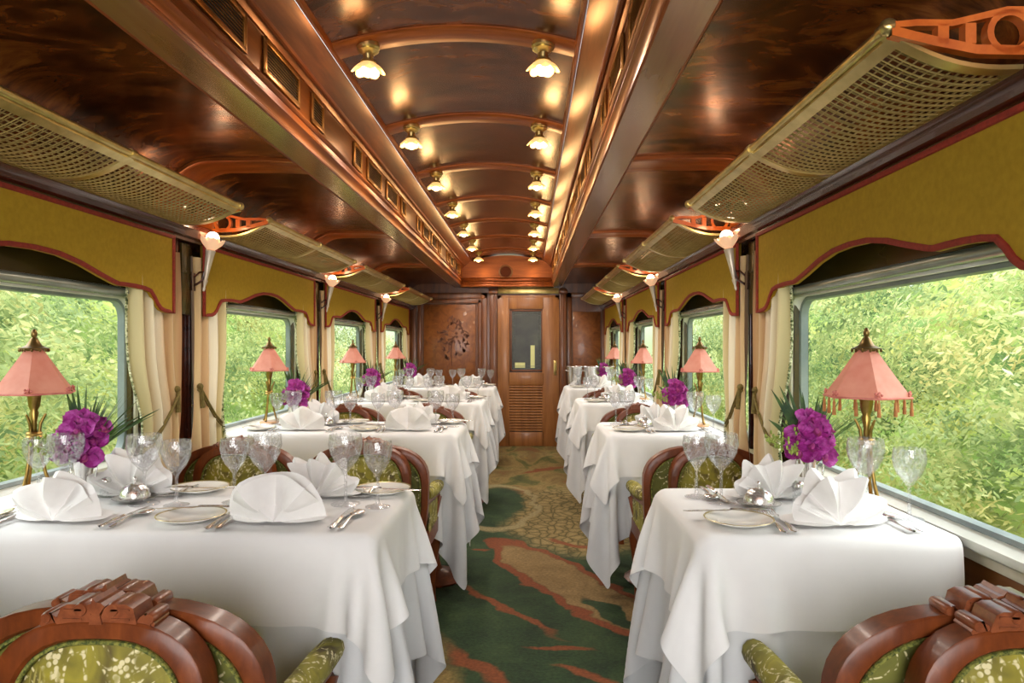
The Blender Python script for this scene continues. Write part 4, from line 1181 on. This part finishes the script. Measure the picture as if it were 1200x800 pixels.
# table lamp
lp = thing('table_lamp', '', 'lamp')
b = MB(); b.lathe([(.0001, 0), (.047, 0), (.05, .005), (.047, .011), (.03, .014), (.0001, .014)], 24); obj('base', b, M['lampwood'], lp, 50)
for k in range(3):
    a = 2 * PI * k / 3 + .5
    b = MB(); cr = lambda r, z: (r * math.cos(a), r * math.sin(a), z)
    b.tube([cr(.043, .014), cr(.036, .026), cr(.026, .06), cr(.017, .11), cr(.013, .16), cr(.013, .178), cr(.015, .195), cr(.024, .215), cr(.028, .222)], [.0075, .005, .0045, .0045, .0045, .0045, .0042, .0036, .0028], 8)
    obj('leg', b, M['bronze'], lp, 60)
b = MB(); b.lathe([(.018, .155), (.021, .158), (.018, .163), (.021, .168), (.018, .173)], 16)
b.lathe([(.0001, .15), (.008, .16), (.007, .20), (.012, .225), (.009, .232), (.014, .245), (.018, .285), (.020, .30), (.0001, .30)], 16, mod=lambda q, n, z: 1 + (.06 if q % 2 else -.04) * (z > .24)); obj('stem', b, M['bronze'], lp, 50)
sp_ = [(.106, .282), (.100, .290), (.078, .320), (.058, .350), (.040, .377), (.028, .395), (.024, .403)]
b = MB()
def hexring(r, z, off=0):
    pts = []
    for k in range(6):
        a0, a1 = 2 * PI * k / 6 + off, 2 * PI * (k + 1) / 6 + off
        for j in range(4):
            t = j / 4; pts.append((r * (math.cos(a0) * (1 - t) + math.cos(a1) * t), r * (math.sin(a0) * (1 - t) + math.sin(a1) * t), z))
    return pts
b.grid([hexring(r, z) for r, z in sp_], closed_v=True)
lsh = obj('lamp_shade', b, M['shade'], lp, 25, label='salmon pink six-sided shade')
b = MB(); b.tube([p for p in hexring(.107, .281)], .0028, 6, closed=True)
obj('braid', b, M['shadeorn'], lsh, 60)
for k in range(6):
    a = 2 * PI * k / 6; b = MB()
    b.sphere((.101 * math.cos(a), .101 * math.sin(a), .290), .005, 8, 6)
    for q in range(5): b.sphere((.101 * math.cos(a) + .008 * math.cos(q * 1.256) * -math.sin(a), .101 * math.sin(a) + .008 * math.cos(q * 1.256) * math.cos(a), .290 + .006 * math.sin(q * 1.256)), .0035, 6, 5)
    obj('shade_flower', b, M['shadeorn'], lsh, 60)
b = MB(); b.lathe([(.0001, .46), (.004, .458), (.008, .448), (.0075, .44), (.005, .436), (.009, .432), (.013, .425), (.019, .414), (.030, .408), (.037, .406), (.036, .403), (.024, .402), (.023, .396)], 18)
for k in range(12):
    a = 2 * PI * k / 12; b.sphere((.035 * math.cos(a), .035 * math.sin(a), .4), .0035, 6, 4, (1, 1, 1.4))
obj('finial_cap', b, M['antique'], lp, 50)
lampP = Proto(lp)
# tasselled variant : the nearest right lamp only
tb = []
def add_tassels(root):
    for k in range(12):
        a = 2 * PI * k / 12; rr = .105 if k % 2 == 0 else .091
        b = MB(); b.lathe([(.0001, .281), (.0018, .278), (.0018, .272), (.0036, .268), (.0032, .262), (.0042, .25), (.0046, .236), (.0001, .236)], 8, (rr * math.cos(a), rr * math.sin(a), 0)); tb.append(obj('tassel', b, M['tassel'], root, 60))

# ---- lay every table
def lay(sname, s, i):
    yc = TYC[i]; tw = TWORD[sname][i]
    x0, x1 = TAB[sname]
    r_ = random.Random(100 + i + (0 if s < 0 else 50))
    seats = [(-.335, 'aisle'), (-.86, 'window')] if s < 0 else [(.955, '')]
    Z = TZ + .0035
    for si, (xs, w) in enumerate(seats):
        for near in (True, False):
            f = 1 if near else -1            # near sitter faces +y ; far sitter faces the camera
            rz = 0 if near else PI
            who = ('near %sseat of the %s' if near else 'far %sseat of the %s') % (w + ' ' if w else '', tw)
            xs_ = xs + (0 if near else (.01 if s < 0 else -.04))
            P_ = lambda dx, dy: (xs_ + f * dx, yc + f * dy, Z)
            j = lambda a: r_.uniform(-a, a)
            vi = {(-1, True): (1, 3)[si] if s < 0 else 0}.get((s, near), None)
            if vi is None: vi = (0 if near else 2) if s > 0 else (2, 0)[si]
            napP[vi].put((xs_ + j(.006), yc - f * (.15 if near else .135), Z), (0 if near else PI) + j(.12) if near else j(.15), 'white napkin folded into a fan at the ' + who, 'folded fan napkins')
            pd = -.215 if near else -.165
            plP.put(P_(pd, -.165 + j(.006)), j(1), 'small white side plate at the ' + who, 'white side plates')
            knP.put((P_(pd - .005, -.10)[0], P_(0, -.118)[1], Z + .0145), rz + PI / 2 + j(.1), 'butter knife across the side plate at the ' + who, 'butter knives')
            fkP.put(P_(-.112, -.155), rz + j(.05), 'inner silver fork at the ' + who, 'silver forks')
            fkP.put(P_(-.136, -.16), rz + j(.05), 'outer silver fork at the ' + who, 'silver forks')
            knP.put(P_(.142, -.15), rz + j(.05), 'silver table knife at the ' + who, 'silver table knives')
            spP.put(P_(.166, -.16), rz + j(.05), 'silver spoon beside the knife at the ' + who, 'silver spoons')
            gx = (.20, .11) if s < 0 else ((.205, .135) if near else (.205, .155))
            gy = (-.02, .0) if s < 0 else ((-.12, -.045) if near else (-.11, -.055))
            wineP.put(P_(gx[0], gy[0] + j(.008)), j(1), 'smaller cut crystal wine glass at the ' + who, 'small crystal wine glasses')
            waterP.put(P_(gx[1], gy[1] + j(.008)), j(1), 'larger cut crystal goblet at the ' + who, 'large crystal goblets')
    # window end : lamp, vase, flowers, butter dish, salt
    lx = s * 1.13
    l = lampP.put((lx, yc + (.035 if s > 0 else .12), Z), (0.35 if s > 0 else -.05), 'pink shaded bronze lamp standing by the window on the ' + tw, 'pink shaded table lamps')
    vx, vy = (s * 1.03, yc + .16) if s > 0 else (s * .975, yc + .095)
    vsP.put((vx, vy, Z), .4 * s, 'silver trumpet vase of orchids on the ' + tw, 'silver flower vases')
    bqP.put((vx, vy, Z), 0 if s > 0 else .25, 'purple orchid and fern bouquet in the vase on the ' + tw, 'purple orchid bouquets')
    dx_, dy_ = (.845, .012) if s > 0 else (-.80, .04)
    dmP.put((dx_, yc + dy_, Z), 0, 'domed silver butter dish on the ' + tw, 'domed silver butter dishes')
    sx, sy = (.97, .075) if s > 0 else (-.905, .085)
    skP.put((sx, yc + sy, Z), 0, 'small glass shaker with silver cap on the ' + tw + ', nearer the aisle', 'glass shakers')
    skP.put((sx + s * .036, yc + sy + .02, Z), 0, 'small glass shaker with silver cap on the ' + tw + ', nearer the window', 'glass shakers')
    return l
near_right_lamp = None
for sname, s in SIDES:
    for i in range(4):
        l = lay(sname, s, i)
        if s > 0 and i == 0: near_right_lamp = l
add_tassels(near_right_lamp)
near_right_lamp['label'] = 'pink shaded bronze lamp with hanging tassels on the nearest right-hand table'

# wine coolers on the far right table
wc = thing('wine_cooler', '', 'wine cooler')
b = MB(); b.lathe([(.0001, .004), (.058, 0), (.066, .006), (.070, .06), (.080, .185), (.086, .196), (.083, .2), (.076, .19), (.066, .06), (.06, .01)], 28, mod=lambda q, n, z: 1 + .012 * math.cos(q * PI)); obj('bucket', b, M['silver'], wc, 60)
for q in (-1, 1):
    b = MB(); b.tube([(q * .076, -.02, .15), (q * .10, -.018, .158), (q * .105, 0, .16), (q * .10, .018, .158), (q * .076, .02, .15)], .004, 8); obj('handle', b, M['silver'], wc, 60)
wcP = Proto(wc)
for x, y, w in ((.73, .16, 'nearest the aisle'), (.90, .17, 'in the middle of three'), (1.07, .20, 'nearest the window')):
    wcP.put((x, TYC[3] + y - .02, TZ + .0035), .4, 'silver wine cooler on the farthest right-hand table, ' + w, 'silver wine coolers')

# ------------------------------------------------------------------ outside : green banks and foliage on both sides
rs = np.random.RandomState(4)
for sname, s in SIDES:
    b = MB(); rows = []
    for i in range(14):
        x = 1.9 + i * .55; row = []
        for jx in range(60):
            y = -5 + jx * .5
            z = -1.25 + .20 * i + .25 * math.sin(x * 2 + y * .7) * .5 + .2 * math.sin(y * 1.7 + x) * .4 + (.1 * i if i > 8 else 0)
            row.append((s * x, y, z))
        rows.append(row)
    b.grid(rows)
    struct('ground_' + sname, b, M['bank'])
    K = 420; per = 330; N = K * per
    cy = rs.uniform(-3, 21, K); cx = 3.3 + rs.rand(K) * 3.2
    top = 1.15 + .25 * (cx - 3) + .7 * np.sin(cy * .8 + 1.3 * s) + .5 * np.sin(cy * 2.1 + cx)
    cz = -1.0 + .36 * (cx - 3) + rs.rand(K) * np.maximum(.4, top + .9)
    rad = rs.uniform(.3, .75, K)
    u = rs.normal(size=(K, per, 3)); u /= np.linalg.norm(u, axis=2, keepdims=True)
    rr = rad[:, None] * (.55 + .5 * rs.rand(K, per))
    x = (cx[:, None] + u[..., 0] * rr).ravel(); y = (cy[:, None] + u[..., 1] * rr * 1.35).ravel(); z = (cz[:, None] + u[..., 2] * rr * .8).ravel()
    x = np.maximum(x, 2.6)
    Ls = rs.uniform(.025, .075, N); W = rs.uniform(.009, .022, N)
    ang = rs.normal(-.15, .45, N); tlt = rs.uniform(0, PI, N)
    vsx = np.zeros((N, 4, 3))
    dy_, dz_ = np.cos(ang) * Ls, np.sin(ang) * Ls
    wx, wz = np.cos(tlt) * W, np.sin(tlt) * W
    for q, (u, v_) in enumerate(((-1, 0), (0, -1), (1, 0), (0, 1))):
        vsx[:, q, 0] = s * x + v_ * wx; vsx[:, q, 1] = y + u * dy_; vsx[:, q, 2] = z + u * dz_ + v_ * wz
    mb = MB(); mb.v = [tuple(p) for p in vsx.reshape(-1, 3)]; mb.f = [tuple(range(4 * k, 4 * k + 4)) for k in range(N)]
    me = bpy.data.meshes.new('foliage'); me.from_pydata(mb.v, [], mb.f); me.materials.append(M['foliage'])
    o = bpy.data.objects.new('lineside_foliage', me); COL.objects.link(o)
    o['kind'] = 'stuff'; tag(o, 'sunlit green bushes and trees beyond the %s-hand windows' % sname, 'foliage')

# ------------------------------------------------------------------ light
w = bpy.data.worlds.new('World'); sc.world = w; w.use_nodes = True
nt = w.node_tree; nt.nodes.clear()
out = nt.nodes.new('ShaderNodeOutputWorld'); bg = nt.nodes.new('ShaderNodeBackground')
tc = nt.nodes.new('ShaderNodeTexCoord'); sep = nt.nodes.new('ShaderNodeSeparateXYZ'); nt.links.new(tc.outputs['Generated'], sep.inputs[0])
cr = ramp(nt, sep.outputs[2], [(0.0, (190, 205, 160)), (0.08, (235, 242, 240)), (0.6, (240, 246, 255))])
nt.links.new(cr, bg.inputs[0]); bg.inputs[1].default_value = 1.75; nt.links.new(bg.outputs[0], out.inputs[0])

def lamp(name, kind, loc, energy, color=(1, 1, 1), rot=(0, 0, 0), **kw):
    l = bpy.data.lights.new(name, kind); l.energy = energy; l.color = color
    for k, v_ in kw.items(): setattr(l, k, v_)
    o = bpy.data.objects.new(name, l); COL.objects.link(o); o.location = loc; o.rotation_euler = rot
    return o
for (x, y, z) in LAMPS:
    lamp('ceiling_glow', 'POINT', (x, y, z), 1.25, (1, .64, .26), shadow_soft_size=.03)
    lamp('ceiling_downlight', 'SPOT', (x, y, z), 13.5, (1, .92, .85), shadow_soft_size=.05, spot_size=R(165), spot_blend=.6)
for (x, y, z) in SC: lamp('sconce_glow', 'POINT', (x, y, z), .6, (1, .66, .38), shadow_soft_size=.025)
lamp('zenith_sun', 'SUN', (0, 3, 12), 4.6, (1, .98, .92), (R(12), R(6), 0), angle=R(60))
for s in (-1, 1):
    lamp('sky_side', 'SUN', (s * 8, 3, 6), 4.5, (1, 1, 1), (0, s * R(62), 0), angle=R(70))
lamp('saloon_fill', 'AREA', (.25, -1.5, 1.35), 92, (1, .985, .97), (R(88), 0, 0), shape='RECTANGLE', size=2.2, size_y=1.4)

# ------------------------------------------------------------------ camera
cam = bpy.data.cameras.new('Camera'); co = bpy.data.objects.new('Camera', cam); COL.objects.link(co)
cam.sensor_width = 36; cam.lens = 830 / 1200 * 36
co.location = (CAMX, 0, CAMZ); co.rotation_euler = (R(90), 0, math.atan2(19.4, 830))
cam.shift_y = 5 / 1200; cam.clip_start = .02
sc.camera = co
sc.view_settings.view_transform = 'Standard'
sc.view_settings.look = 'None'
sc.view_settings.exposure = 0.06
sc.cycles.use_denoising = True; sc.cycles.use_light_tree = False
sc.cycles.max_bounces = 10; sc.cycles.transparent_max_bounces = 24
sc.cycles.caustics_reflective = False; sc.cycles.caustics_refractive = False
sc.cycles.sample_clamp_indirect = 4
